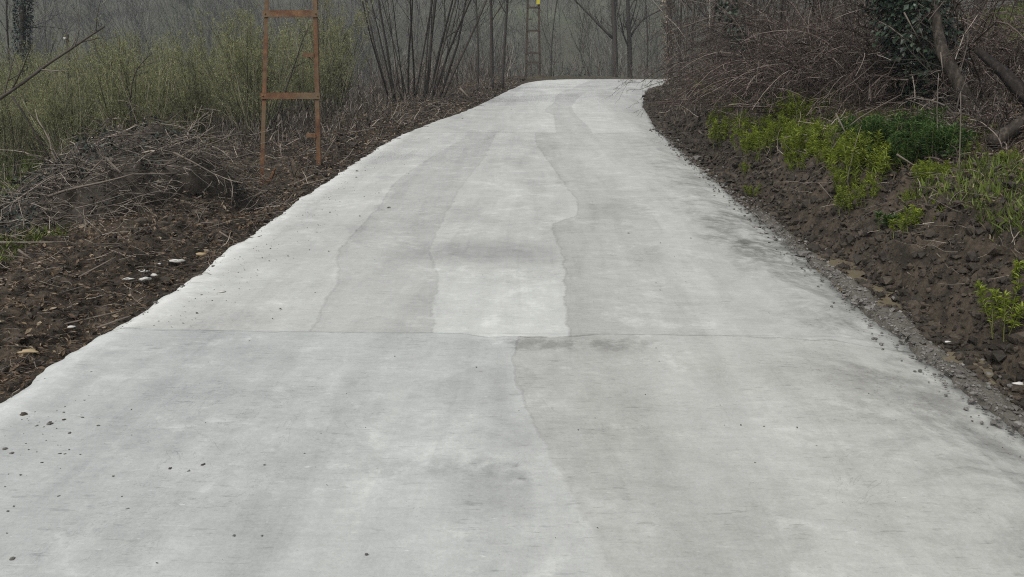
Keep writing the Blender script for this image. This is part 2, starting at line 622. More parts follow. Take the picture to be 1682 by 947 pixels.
# ------------------------------------------------------------------ ground
def ground_material():
    m = Mat('earth_and_turf', 0.85, 0.3)
    n1, n2, n3 = m.noise(0.7, 4), m.noise(7, 4), m.noise(45, 4, 0.65)
    mud, grass, wood, wet, red = m.attr('mud'), m.attr('grass'), m.attr('wood'), m.attr('wet'), m.attr('red')
    cm = m.ramp(n2 * 0.7 + n3 * 0.4, [(0.34, (0.009, 0.007, 0.0045)), (0.5, (0.026, 0.020, 0.0135)), (0.68, (0.070, 0.055, 0.039))])
    cl = m.ramp(n3 * 0.7 + n2 * 0.4, [(0.32, (0.014, 0.011, 0.005)), (0.52, (0.040, 0.031, 0.015)), (0.72, (0.09, 0.070, 0.036))])
    cg = m.ramp(n3 * 0.6 + n1 * 0.5, [(0.3, (0.030, 0.044, 0.012)), (0.6, (0.075, 0.105, 0.024)), (0.85, (0.13, 0.16, 0.045))])
    cw = m.ramp(n2 * 0.35 + m.noise(0.04, 4) * 0.7, [(0.3, (0.030, 0.026, 0.019)), (0.55, (0.055, 0.054, 0.036)), (0.8, (0.085, 0.105, 0.046))])
    c = m.mix(mud, cl, cm)
    c = m.mix((red * n1.step(0.3, 0.6)), c, (0.060, 0.036, 0.022))
    c = m.mix((grass * (n2 + 0.25)).step(0.25, 0.6), c, cg)
    c = m.mix(wood, c, cw)
    c = m.mix(wet, c, m.ramp(n3 * 0.6 + n2 * 0.4, [(0.3, (0.055, 0.050, 0.043)), (0.75, (0.15, 0.14, 0.12))]))
    m.color(c)
    m.rough((wet * -0.45) + 0.88)
    m.bump(n3 * 0.6 + m.noise(130, 3) * 0.4, 0.7, 0.02)
    return m.m


def build_ground():
    ys = [-60, -40, -25, -15, -9, -5, -2, 0, 1.0]
    y = 1.4
    while y < 330:
        ys.append(y); y += max(0.012, 0.0052 * y) if y < 45 else max(0.4, 0.02 * y)
    ys = np.array(ys)
    off = [0.0]
    d = 0.0
    while d < 260:
        st = 0.015 if d < 2.0 else 0.015 + (d - 2.0) * 0.045
        d += st; off.append(d)
    off = np.array(off)
    yc = np.minimum(ys, 33.0)
    xl = np.interp(yc, ELd[:, 1][:200], ELd[:, 0][:200]); xr = np.interp(yc, ERd[:, 1][:190], ERd[:, 0][:190])
    mid = np.linspace(0, 1, 12)[1:-1]
    X = np.concatenate([xl[:, None] - off[None, ::-1], xl[:, None] + (xr - xl)[:, None] * mid[None], xr[:, None] + off[None]], 1)
    Y = np.repeat(ys[:, None], X.shape[1], 1)
    L = land(X, Y)
    Z = L['z']
    mb = MB()
    nr, nc = X.shape
    idx = np.arange(nr * nc).reshape(nr, nc)
    q = np.stack([idx[:-1, :-1], idx[:-1, 1:], idx[1:, 1:], idx[1:, :-1]], -1)
    mb.add(np.stack([X, Y, Z], -1).reshape(-1, 3), q.reshape(-1, 4))
    o = mb.build('ground', ground_material())
    o['kind'] = 'structure'
    n1 = fbm(X * 0.25, Y * 0.25, 3, 55)
    left, dl, dr = L['left'], L['dl'], L['dr']
    grass = np.where(left, smooth(2.2, 3.4, dl) * (0.35 + 0.9 * smooth(-0.3, 0.5, n1)) * (1 - smooth(16, 24, Y)),
                     smooth(0.8, 1.4, dr + 0.5 * n1) * (1 - smooth(1.8, 2.6, dr)) * 0.45 + 0.9 * smooth(6, 9, dr) * (1 - smooth(20, 40, dr)))
    grass = np.where((left) & (Y > 40), 0.0, grass)
    wood = smooth(34, 48, Y)
    wet = np.where(left, 0.0, (1 - smooth(0.06, 0.30, dr)) * (1 - 0.92 * smooth(6.5, 9, Y)))
    red = np.where(left, 0, smooth(1.3, 1.8, dr) * (1 - smooth(3.0, 4.0, dr)) * (1 - smooth(6.5, 8, Y)))
    for nm, a in (('mud', L['mud']), ('grass', grass), ('wood', wood), ('wet', wet), ('red', red)):
        at_ = o.data.attributes.new(nm, 'FLOAT', 'POINT')
        at_.data.foreach_set('value', np.clip(a, 0, 1).astype(np.float32).ravel())
    return o


build_ground()


# ------------------------------------------------------------------ road
def road_material():
    m = Mat('fresh_pale_concrete', 0.82, 0.35)
    X, Y, Z = m.pos()
    nb, nm_, nf = m.noise(0.9, 3), m.noise(5, 4, 0.6), m.noise(60, 3, 0.6)
    st = m.noise(1.0, 4, 0.7, stretch=(9, 42, 9))
    st2 = m.noise(1.0, 3, 0.6, stretch=(1.6, 11, 3))
    grit = m.noise(240, 2, 0.6)
    mott2_ = m.noise(9, 4, 0.7, stretch=None)
    wig = (nm_ - 0.5) * 0.10 + (nf - 0.5) * 0.012
    XW, YW = X + wig, Y + wig
    XR0, XR1 = -2.6, 5.0

    def bound(pix, y0, y1):
        pts = []
        for a in pix:
            g = G(*a)
            pts.append(((g[1] - y0) / (y1 - y0), (g[0] - XR0) / (XR1 - XR0)))
        pts = sorted(pts)
        pts = [(0.0, pts[0][1])] * (pts[0][0] > 0.003) + pts + [(1.0, pts[-1][1])] * (pts[-1][0] < 0.997)
        c = m.curve((Y - y0) * (1 / (y1 - y0)), pts)
        return XW - (c * (XR1 - XR0) + XR0)

    def yband(a, b, w): return Y.step(a - w, a + w) * (1 - Y.step(b - w, b + w))

    J1 = YW - (4.235 - X.step(0.9, 1.6) * 0.05 - X.step(1.4, 2.2) * 0.06 - X.step(-0.4, -0.2) * (1 - X.step(0.2, 0.4)) * 0.05)
    s0 = 1 - J1.step(-0.006, 0.006)
    J2 = YW - 14.6
    s2 = J2.step(-0.03, 0.03)
    s1 = (1 - s0) * (1 - s2)
    A = bound([(510, 540), (530, 500), (556, 455), (556, 418), (580, 385), (625, 335), (650, 300), (690, 270), (725, 248), (765, 222)], 4.2, 15)
    B = bound([(708, 540), (712, 500), (720, 460), (712, 432), (705, 410), (735, 345), (770, 290), (800, 250)], 4.2, 15)
    C = bound([(932, 540), (928, 480), (925, 420), (910, 385), (907, 375), (918, 363), (945, 354), (950, 335), (930, 305), (905, 270), (880, 228)], 4.2, 15)
    D = bound([(850, 580), (848, 600), (862, 655), (890, 720), (930, 800), (985, 900), (1005, 947)], 1.8, 4.2)
    E = bound([(913, 212), (910, 190), (896, 182), (910, 168), (916, 155), (950, 140)], 14.5, 30)
    Fb = bound([(972, 215), (943, 184), (953, 158), (990, 140)], 14.5, 30)
    a, b, c_, d_, e, f_ = (q.step(-0.012, 0.012) for q in (A, B, C, D, E, Fb))
    csoft = C.step(-0.02, 0.9)
    tone = 0.0
    # nearest slab
    lens = ((X + 0.22) * (1 / 0.24)).m('POWER', 2.0) + ((YW - 3.62 - X * 0.35) * (1 / 0.24)).m('POWER', 2.0)
    t0 = d_ * -0.03 + D.step(0.25, 0.9) * 0.03 + (1 - X.step(-2.0, -0.9)) * -0.015 + (1 - lens.step(0.9, 1.05)) * -0.02
    smear = mott2_.step(0.3, 0.6) * yband(2.70, 2.82, 0.05) * X.step(-0.75, -0.55) * (1 - X.step(-0.05, 0.05)) * -0.06
    smear2 = yband(2.42, 2.72, 0.04) * X.step(-0.40, -0.25) * (1 - X.step(-0.03, 0.03)) * -0.04
    smear3 = yband(3.98, 4.16, 0.06) * X.step(-0.5, 0.0) * (1 - X.step(0.45, 0.8)) * -0.09 * mott2_.step(0.35, 0.6)
    smear4 = yband(2.2, 2.55, 0.1) * X.step(-1.15, -1.0) * (1 - X.step(-0.85, -0.75)) * -0.03
    t0 = t0 + smear + smear2 + smear3 + smear4
    # second slab
    white = b * (1 - c_) * (1 - Y.step(4.9, 6.0)) * 0.036
    t1 = (1 - a) * 0.02 + a * (1 - b) * -0.015 + b * (1 - c_) * 0.012 + white + c_ * -0.026 + csoft * c_ * 0.034
    smudge = yband(5.75, 6.35, 0.22) * X.step(-1.3, -0.7) * (1 - X.step(-0.1, 0.45)) * -0.07
    t1 = t1 + smudge + c_ * yband(6.8, 8.2, 0.6) * (1 - X.step(0.9, 1.5)) * -0.02
    # upper slabs
    t2 = (1 - e) * X.step(-0.9, 0.6) * 0.05 + e * (1 - f_) * 0.0 + f_ * (1 - X.step(1.3, 2.4)) * 0.045 + X.step(1.7, 2.4) * -0.015
    top = Y.step(24.8, 25.2) * (nb.step(0.4, 0.6) - 0.5) * 0.05
    tone = s0 * t0 + s1 * t1 + s2 * (t2 + top)
    # white lip at the left edge, wet streaks at the right
    lip = (1 - X.step(-2.36, -2.12)) * (1 - Y.step(14, 17)) * 0.12
    mo = m.noise(2.1, 5, 0.7, dist=0.8)
    wetR = (X + (mo - 0.5) * 1.1).step(1.35, 2.0) * (mo * 0.7 + mott2_ * 0.5).step(0.45, 0.70) * (1 - Y.step(9, 16)) * -0.13
    drip = yband(5.6, 7.6, 0.4) * (X + (mo - 0.5) * 0.7).step(1.30, 1.62) * mott2_.step(0.25, 0.6) * -0.11
    # joints, seams of the patches
    def line(q, w, s): return (1 - q.abs().step(w * 0.4, w)) * s
    jl = line(J1, 0.014, -0.12) * mott2_.step(0.30, 0.62) + line(J2, 0.05, -0.07) + line(YW - 19.8, 0.06, -0.05) + line(YW - 25.0, 0.08, -0.05)
    seams = s1 * (line(A, 0.016, 1.0) * (1 - Y.step(9, 12)) + line(C, 0.014, 1.0) + line(B, 0.014, 0.6)) * -0.06 * (mott2_.step(0.25, 0.6) * 0.8 + 0.2) + s0 * line(D, 0.010, -0.05) * Y.step(2.6, 3.3) + s2 * line(E, 0.03, -0.04) * mott2_.step(0.35, 0.6)
    mott = m.noise(2.3, 5, 0.65, dist=0.6)
    mott2 = m.noise(11, 4, 0.7)
    speck = m.noise(95, 3, 0.7)
    grain = (st - 0.5) * 0.10 + (st2 - 0.5) * 0.05 + (nm_ - 0.5) * 0.07 + (mott - 0.5) * 0.13 + (mott2 - 0.5) * 0.10 + (speck - 0.5) * 0.13 + (m.noise(38, 3, 0.7) - 0.5) * 0.08 + (m.noise(1.0, 4, 0.65, stretch=(3.2, 0.30, 1), dist=0.5) - 0.5) * 0.20
    pits = (grit.step(0.60, 0.74)) * -0.05 + (m.noise(70, 2, 0.6, stretch=(1, 2.0, 1)).step(0.66, 0.72)) * -0.11 * mott2.step(0.45, 0.6)
    milk = (mott * 0.6 + mott2 * 0.45).step(0.56, 0.68) * 0.05
    fleck = m.noise(17, 2, 0.5, stretch=(1.0, 3.0, 1)).step(0.74, 0.78) * 0.12
    # scuffs running along the road and a few hairline cracks
    tyre = m.noise(1.0, 4, 0.7, stretch=(7, 0.55, 1), dist=0.8).step(0.55, 0.72) * -0.03
    cr = m.noise(1.7, 5, 0.7, dist=1.2)
    crack = (1 - (cr - 0.5).abs().step(0.0015, 0.005)) * nb.step(0.52, 0.60) * -0.06
    damp = (mo * 0.65 + nb * 0.4).step(0.50, 0.64) * -0.035
    dash = m.noise(1.0, 3, 0.65, stretch=(11, 60, 11)).step(0.58, 0.70) * -0.08 * mo.step(0.35, 0.55)
    dash2 = m.noise(1.0, 3, 0.65, stretch=(8, 46, 8), dist=0.3).step(0.62, 0.72) * 0.07 * (1 - X.step(-1.6, 0.6)) * mott2_.step(0.4, 0.6)
    v = (dash + dash2 + damp + tone * ((mott * 1.6) + 0.7) + lip * (mott2 + 0.5) + wetR + drip + jl + seams + grain + pits + milk + fleck + tyre + crack) * 0.85 + 0.362
    n = m.nt.nodes.new('ShaderNodeCombineColor')
    warm = (s0 * d_ * (nb + 0.3) + s1 * c_ * 0.5) * 0.005
    cool = (s0 * (1 - X.step(-1.6, 0.3)) + white * 8.0) * 0.006  # bluish sky reflection painted into the near left slab; white patch also cooler
    for i, k in enumerate((v * 0.975 - cool + warm, v * 1.0, v * 0.955 + cool - warm)):
        m.nt.links.new(k.s, n.inputs[i])
    col = S(m.nt, n.outputs[0])
    m.color(col)
    m.rough((wetR + drip) * 1.8 + 0.86)
    m.bump(st * 0.3 + nf * 0.4 + speck * 0.25 + (jl + seams) * 3.0 + crack * 3.0, 0.3, 0.005)
    return m.m


def build_road():
    ts = np.linspace(0, 1, 61)
    # pair the two edges by arc length, denser near the camera
    s1 = np.concatenate([np.linspace(0, 28, 20)[:-1], np.linspace(28, 48, 700)[:-1], np.linspace(48, 112, 500)])
    def edge(P):
        seg = np.linalg.norm(np.diff(P, axis=0), axis=1); s = np.concatenate([[0], np.cumsum(seg)])
        return s, P
    sl, PL = edge(dense(EL, 0.25)); sr, PR = edge(dense(ER, 0.25))
    q = s1 / 112 * 1.0
    # parameter: match by y on the straight part, by fraction on the bend
    yl = PL[:, 1]; k = np.argmax(PL[:, 1] > 20); kr = np.argmax(PR[:, 1] > 20)
    ysamp = np.concatenate([np.linspace(-30, 1.2, 12), np.geomspace(1.3, 20, 1300)])
    Lx = np.interp(ysamp, PL[:k + 1, 1], PL[:k + 1, 0]); Rx = np.interp(ysamp, PR[:kr + 1, 1], PR[:kr + 1, 0])
    a = np.linspace(0, 1, 320)[1:]
    def bend(P, s, k0):
        sq = s[k0] + (s[-1] - s[k0]) * a
        return np.stack([np.interp(sq, s, P[:, 0]), np.interp(sq, s, P[:, 1])], 1)
    BL, BR = bend(PL, sl, k), bend(PR, sr, kr)
    A = np.concatenate([np.stack([Lx, ysamp], 1), BL]); B = np.concatenate([np.stack([Rx, ysamp], 1), BR])
    # ragged edges of the poured slab
    A[:, 0] += 0.045 * fbm(A[:, 1] * 1.3, A[:, 1] * 0, 4, 60) + 0.035 * fbm(A[:, 1] * 6, A[:, 1] * 0, 4, 61) * (A[:, 1] < 20)
    B[:, 0] += 0.05 * fbm(B[:, 1] * 1.1, B[:, 1] * 0, 4, 62) + 0.03 * fbm(B[:, 1] * 7, B[:, 1] * 0, 3, 63) * (B[:, 1] < 25)
    P = A[:, None] * (1 - ts)[None, :, None] + B[:, None] * ts[None, :, None]
    X, Y = P[..., 0], P[..., 1]
    Z = road_z(X, Y) + 0.010 * fbm(X * 0.8, Y * 0.8, 2, 65)
    # slight crown and a lip at the left edge; the right edge sags into the gutter
    Z += 0.012 * np.exp(-((ts[None] - 0.025) / 0.02) ** 2) - 0.05 * smooth(0.90, 1.0, ts)[None] - 0.012 * (1 - smooth(0, 0.015, ts))[None]
    # joint steps a few millimetres deep
    Z -= 0.006 * smooth(4.22, 4.26, Y) * (1 - smooth(4.26, 5.2, Y))
    top = np.stack([X, Y, Z], -1)
    lo_l = top[:, :1].copy(); lo_l[..., 2] -= 0.12; lo_l[..., 0] -= 0.01
    lo_r = top[:, -1:].copy(); lo_r[..., 2] -= 0.10; lo_r[..., 0] += 0.02
    V = np.concatenate([lo_l, top, lo_r], 1)
    nr, nc = V.shape[:2]
    idx = np.arange(nr * nc).reshape(nr, nc)
    qd = np.stack([idx[:-1, :-1], idx[:-1, 1:], idx[1:, 1:], idx[1:, :-1]], -1).reshape(-1, 4)
    mb = MB(); mb.add(V.reshape(-1, 3), qd)
    o = mb.build('road', road_material())
    o['kind'] = 'structure'


build_road()


# ------------------------------------------------------------------ puddles in the gutter
def build_puddles():
    m = Mat('muddy_water', 0.04, 0.5)
    n = m.noise(3, 3)
    m.color(m.ramp(n, [(0.3, (0.095, 0.080, 0.052)), (0.7, (0.165, 0.14, 0.095))]))
    m.bump(m.noise(30, 2), 0.03, 0.003)
    for (y0, y1, w, lb) in ((4.75, 6.25, 0.15, 'long narrow tan puddle lying between wet concrete edge and mud bank'),
                            (3.72, 4.18, 0.14, 'short murky puddle below the mud bank among grey gravel'),
                            (3.0, 3.3, 0.13, 'small murky puddle at the edge of the photo beneath the bank')):
        ys = np.linspace(y0, y1, 40); t = np.linspace(0, 1, 40)
        xr = np.interp(ys, ER[:, 1], ER[:, 0])
        wv = 2.4 * w * np.sin(np.pi * t) ** 0.5 * (0.8 + 0.8 * fbm(ys * 5, ys * 0, 3, 80))
        c = xr + 0.19 + 0.03 * fbm(ys * 2, ys * 0 + 2, 2, 81)
        V = []
        for k in range(5):
            xx = c + wv * (k / 4 - 0.5)
            V.append(np.stack([xx, ys, road_z(xx, ys) - 0.066], -1))
        V = np.stack(V, 1)
        idx = np.arange(200).reshape(40, 5)
        q = np.stack([idx[:-1, :-1], idx[:-1, 1:], idx[1:, 1:], idx[1:, :-1]], -1).reshape(-1, 4)
        o = MB().add(V.reshape(-1, 3), q).build('puddle', m.m)
        o['kind'] = 'structure'; o['label'] = lb


build_puddles()


# ------------------------------------------------------------------ clods, gravel, litter
def scatter(n, xfun, y0, y1, power=1.0):
    u = rng.uniform(0, 1, n)
    y = y0 * (y1 / y0) ** (u ** power)
    return xfun(y), y


def loose_stuff():
    # clods on the left verge
    n = 8000
    d = rng.uniform(0.02, 2.4, n)
    y = 2.0 * (36 / 2.0) ** rng.uniform(0, 1, n)
    x = np.interp(y, EL[:12, 1], EL[:12, 0]) - d
    k = fbm(x * 1.4, y * 1.4, 3, 101) > -0.15 - 0.3 * (d < 0.8)
    x, y, d = x[k], y[k], d[k]; n = len(x)
    s = np.clip(rng.lognormal(math.log(0.013), 0.6, n), 0.004, 0.06) * (0.5 + 0.5 * np.clip(y / 8, 0, 2.0))
    z = land(x, y)['z'] + s * 0.3
    tag(rocks(MB(), np.stack([x, y, z], 1), s, flat=0.85, sub=1).build('mud_clods', M['clod'], smooth_=False), 'crumbly dark mud clods heaped along the left edge of the concrete', None, None, 'stuff')
    n = 20000
    d = 0.17 + 1.25 * rng.uniform(0, 1, n) ** 1.25
    y = 2.2 * (32 / 2.2) ** rng.uniform(0, 1, n)
    x = np.interp(y, ER[:11, 1], ER[:11, 0]) + d
    s = np.clip(rng.lognormal(math.log(0.014), 0.6, n), 0.004, 0.05) * (0.5 + 0.5 * np.clip(y / 8, 0, 2.0))
    z = land(x, y)['z'] + s * 0.3
    tag(rocks(MB(), np.stack([x, y, z], 1), s, flat=0.9, sub=1).build('bank_clods', M['clod'], smooth_=False), 'dark wet mud clods covering the cut bank right of the road', None, None, 'stuff')
    # gravel and grit along the right edge
    n = 3800
    d = rng.normal(0.06, 0.10, n)
    y = 2.3 * (16 / 2.3) ** rng.uniform(0, 1, n)
    x = np.interp(y, ER[:11, 1], ER[:11, 0]) + d
    s = rng.lognormal(math.log(0.0062), 0.55, n) * (0.7 + 0.3 * np.clip(y / 5, 0, 2))
    L = land(x, y)
    zr = road_z(x, y) - 0.035
    z = np.where(L['on'], zr, np.maximum(L['z'], zr - 0.04)) + s * 0.2
    tag(rocks(MB(), np.stack([x, y, z], 1), s, sub=1).build('gravel', M['gravel'], smooth_=False), 'loose grey gravel along the wet right edge of the concrete', None, None, 'stuff')
    # leaf litter on both banks
    n = 80000
    left = rng.uniform(0, 1, n) < 0.6
    y = 2.0 * (38 / 2.0) ** rng.uniform(0, 1, n)
    d = rng.uniform(0.02, 1, n) ** 1.2
    x = np.where(left, np.interp(y, EL[:12, 1], EL[:12, 0]) - 0.02 - d * 3.4, np.interp(y, ER[:11, 1], ER[:11, 0]) + 0.75 + d * 3.4)
    z = land(x, y)['z'] + rng.uniform(0.015, 0.055, n)
    L_ = rng.uniform(0.015, 0.06, n) * (0.7 + 0.3 * np.clip(y / 8, 0, 2)); 
    D = rand_dirs(n); D[:, 2] *= 0.35
    mb = MB().leaves(np.stack([x, y, z], 1), D, rand_dirs(n, 2.5), L_, np.minimum(L_ * rng.uniform(0.08, 0.6, n), 0.03))
    tag(mb.build('leaf_litter', M['litter'], smooth_=False), 'brown dead leaves and chips strewn over both verges', None, None, 'stuff')


loose_stuff()


def verge_twigs():
    r = np.random.default_rng(15)
    n = 15000
    left = r.uniform(0, 1, n) < 0.55
    y = 2.0 * (34 / 2.0) ** r.uniform(0, 1, n)
    d = r.uniform(0, 1, n)
    x = np.where(left, np.interp(y, EL[:12, 1], EL[:12, 0]) - 0.03 - d ** 1.1 * 2.6, np.interp(y, ER[:11, 1], ER[:11, 0]) + 0.45 + d * 2.4)
    z = land(x, y)['z'] + r.uniform(0.01, 0.05, n)
    D = rand_dirs(n, 0, r); D[:, 2] *= 0.3
    P = paths(np.stack([x, y, z], 1), D, r.uniform(0.04, 0.30, n) * np.clip(y / 6, 0.6, 1.6), 5, 0.2, (0, 0, -0.1), r)
    rad = (r.lognormal(math.log(0.0021), 0.45, n) * np.clip(y / 5, 0.8, 2.5))[:, None] * np.linspace(1, 0.5, 5)[None]
    tag(MB().tubes(P, rad, 3).build('twig_litter', M['dry_stick']), 'short dry twigs and rootlets strewn over both verges', None, None, 'stuff')
    # wet clods in the far gutter
    n = 3500
    y = 8.0 * (36 / 8.0) ** r.uniform(0, 1, n)
    x = np.interp(y, ER[:11, 1], ER[:11, 0]) + r.uniform(0.0, 0.45, n)
    s = np.clip(r.lognormal(math.log(0.016), 0.5, n), 0.006, 0.05) * np.clip(y / 10, 0.8, 2)
    tag(rocks(MB(), np.stack([x, y, land(x, y)['z'] + s * 0.2], 1), s, r, 0.6, 1).build('gutter_clods', M['clod'], smooth_=False), 'dark clods fallen into the gutter towards the bend', None, None, 'stuff')
    # grit on the concrete
    n = 1500
    y = 2.0 * (14 / 2.0) ** r.uniform(0, 1, n)
    x = np.interp(y, EL[:12, 1], EL[:12, 0]) + np.where(r.uniform(0, 1, n) < 0.93, 0.02 + r.exponential(0.20, n), r.uniform(0, 4.4, n))
    s = np.minimum(r.lognormal(math.log(0.0024), 0.5, n), 0.007)
    k = x < 2.0
    x, y, s = x[k], y[k], s[k]
    tag(rocks(MB(), np.stack([x, y, road_z(x, y) + 0.004], 1), s, r, 0.7, 1).build('grit', M['grey_clod'], smooth_=False), 'fine grit and dust scattered on the concrete', None, None, 'stuff')


verge_twigs()


def grass_patch(name, label, X, Y, h0, h1, mat, lean=0.5):
    n = len(X)
    Z = land(X, Y)['z'] - 0.01
    D = rand_dirs(n, 1.3); D[:, 2] = np.abs(D[:, 2]) + lean
    L_ = rng.uniform(h0, h1, n)
    mb = MB().leaves(np.stack([X, Y, Z], 1), D, rand_dirs(n), L_, np.clip(0.0006 * Y, 0.003, 0.016), bend=0.12, cup=0.03)
    return tag(mb.build(name, mat, smooth_=False), label, None, None, 'stuff')


def grasses():
    n = 26000
    y = rng.uniform(5.5, 18, n); d = 2.6 + rng.uniform(0, 1, n) * 9
    x = np.interp(y, EL[:12, 1], EL[:12, 0]) - d
    k = fbm(x * 0.35, y * 0.35, 3, 55) > -0.25
    grass_patch('grass', 'short bright green grass on the orchard floor left of the road', x[k], y[k], 0.08, 0.22, M['grass'])
    n = 14000
    y = rng.uniform(3.2, 7.5, n); d = 1.3 + rng.uniform(0, 1, n) * 2.0
    x = np.interp(y, EL[:12, 1], EL[:12, 0]) - d
    k = fbm(x * 1.2, y * 1.2, 3, 57) > 0.0
    grass_patch('verge_grass', 'tufts of olive grass and straw in front of the brush pile', x[k], y[k], 0.04, 0.13, M['grass'], 0.3)
    n = 26000
    y = 3.4 * (18 / 3.4) ** rng.uniform(0, 1, n); d = 0.75 + rng.uniform(0, 1, n) ** 1.3 * np.where(y < 9, 1.2, 2.2)
    x = np.interp(y, ER[:11, 1], ER[:11, 0]) + d
    k = fbm(x * 0.9, y * 0.9, 3, 58) > -0.15
    grass_patch('bank_grass', 'thin green grass along the top of the mud bank', x[k], y[k], 0.04, 0.13, M['grass'])
    n = 2600
    y = 3.4 * (20 / 3.4) ** rng.uniform(0, 1, n); d = 0.7 + rng.uniform(0, 1, n) ** 1.5 * 2.2
    x = np.interp(y, ER[:11, 1], ER[:11, 0]) + d
    k = fbm(x * 1.1, y * 1.1, 3, 59) > -0.1
    grass_patch('dry_straw', 'pale dry straw lying along the brow of the bank', x[k], y[k], 0.05, 0.15, M['straw'], 0.0)
    n = 20000
    x = rng.uniform(6.5, 18, n); y = rng.uniform(11, 26, n)
    k = land(x, y, False)['dr'] > 4.5
    grass_patch('slope_grass', 'green grass on the open slope behind the bare trees', x[k], y[k], 0.08, 0.22, M['grass'])


grasses()


# ------------------------------------------------------------------ trees and shrubs
def make_tree(label, cat, height, r0, seed, nb=14, lean=(0, 0), mat='wood_tree', group=None, name='bare_tree', tw=6, t_low=0.3, loc=(0, 0, 0), angle=(0.5, 1.0), ns=7, bl=0.38):
    r = np.random.default_rng(seed)
    root = thing(name, label, cat, loc, 0, group)
    d = np.array([[lean[0], lean[1], 1.0]])
    T = paths(np.array([[0, 0, -0.3]]), d, height + 0.3, 9, 0.045, (0, 0, 0.15), r)
    rt = (r0 * np.linspace(1.1, 0.16, 9))[None]
    MB().tubes(T, rt, ns).build('trunk', M[mat], root)
    b1, q1 = offspring(T, rt, nb, t_low, 0.97, angle[0], angle[1], bl, 6, 0.10, (0, 0, 0.5), 0.5, r)
    b2, q2 = offspring(b1, q1, 6, 0.2, 0.98, 0.4, 0.95, 0.5, 4, 0.12, (0, 0, 0.3), 0.6, r)
    mb = MB().tubes(b1, q1, 4).tubes(b2, np.maximum(q2, 0.004), 3)
    if tw:
        b3, q3 = offspring(b2, q2, tw, 0.15, 1.0, 0.3, 0.9, 0.55, 3, 0.12, (0, 0, 0.2), 0.7, r)
        mb.tubes(b3, np.maximum(q3, 0.003), 3)
    mb.build('crown', M[mat], root)
    return root


def make_hazel(seed, height, stems, spread, label, group, budn=1.0, loc=(0, 0, 0), mat='hazel_stem', leafy=True):
    r = np.random.default_rng(seed)
    root = thing('hazel_shrub', label, 'shrub', loc, 0, group)
    a = r.uniform(0, 6.28, stems); rr = r.uniform(0, 0.28, stems)
    st = np.stack([np.cos(a) * rr, np.sin(a) * rr, np.full(stems, -0.15)], 1)
    sp = r.uniform(0.05, spread, stems)
    d = np.stack([np.cos(a) * sp, np.sin(a) * sp, np.ones(stems)], 1)
    H = height * r.uniform(0.6, 1.05, stems)
    P = paths(st, d, H, 7, 0.05, (0, 0, 0.1), r)
    rad = r.uniform(0.011, 0.024, stems)[:, None] * np.linspace(1.1, 0.25, 7)[None]
    MB().tubes(P, rad, 5).build('stems', M[mat], root)
    b1, q1 = offspring(P, rad, 10, 0.15, 0.97, 0.25, 0.7, 0.34, 5, 0.08, (0, 0, 0.6), 0.55, r)
    b2, q2 = offspring(b1, q1, 5, 0.2, 1.0, 0.3, 0.9, 0.5, 3, 0.1, (0, 0, 0.3), 0.7, r)
    MB().tubes(b1, np.maximum(q1, 0.004), 3).tubes(b2, np.maximum(q2, 0.0028), 3).build('twigs', M[mat], root)
    if leafy:
        n = int(len(b2) * 9 * budn)
        i = r.integers(0, len(b2), n); k = r.integers(1, 3, n)
        C = b2[i, k] + r.normal(0, 0.025, (n, 3))
        D = rand_dirs(n, 0.2, r)
        L_ = r.uniform(0.02, 0.045, n)
        MB().leaves(C, D, rand_dirs(n, 0, r), L_, L_ * r.uniform(0.3, 0.6, n)).build('buds', M['hazel_bud'], root, smooth_=False)
    return root


def hazels():
    protos = []
    lb = ['olive budding hazel shrub in the thicket behind the steel pole', 'olive budding hazel shrub in the thicket behind the steel pole']
    grp = 'hazel shrubs of the thicket left of the road'
    lab = 'thin-stemmed hazel shrub with olive buds in the thicket left of the road'
    spots = []
    r = np.random.default_rng(5)
    # rows of the orchard: nearer ones left, farther ones behind the pole
    for y in (11.3, 13.0, 14.6, 16.4, 18.4, 20.6):
        x0 = np.interp(y, EL[:12, 1], EL[:12, 0]) - 2.4 - 0.08 * max(0, y - 14) - (2.6 if y < 10 else 0)
        xl = -(0.70 * y + 1.5)
        x = x0 - r.uniform(0, 0.8)
        while x > xl:
            if y > 12 or x > -0.50 * y: spots.append((x + r.normal(0, 0.25), y + r.normal(0, 0.35)))
            x -= r.uniform(0.85, 1.35)
    for i in range(6):
        protos.append(make_hazel(100 + i, 2.75, 20, 0.36, lab, grp))
    for i, (x, y) in enumerate(spots):
        sc = r.uniform(0.72, 1.0) * (0.9 if x < -0.42 * y else 1.0) * (0.92 + 0.012 * (y - 11))
        z = gz1(x, y)
        if i < 6:
            o = protos[i]; o.location = (x, y, z); o.rotation_euler = (0, 0, r.uniform(0, 6)); o.scale = (sc,) * 3
        else:
            dup(protos[i % 6], (x, y, z), r.uniform(0, 6.28), sc)


hazels()


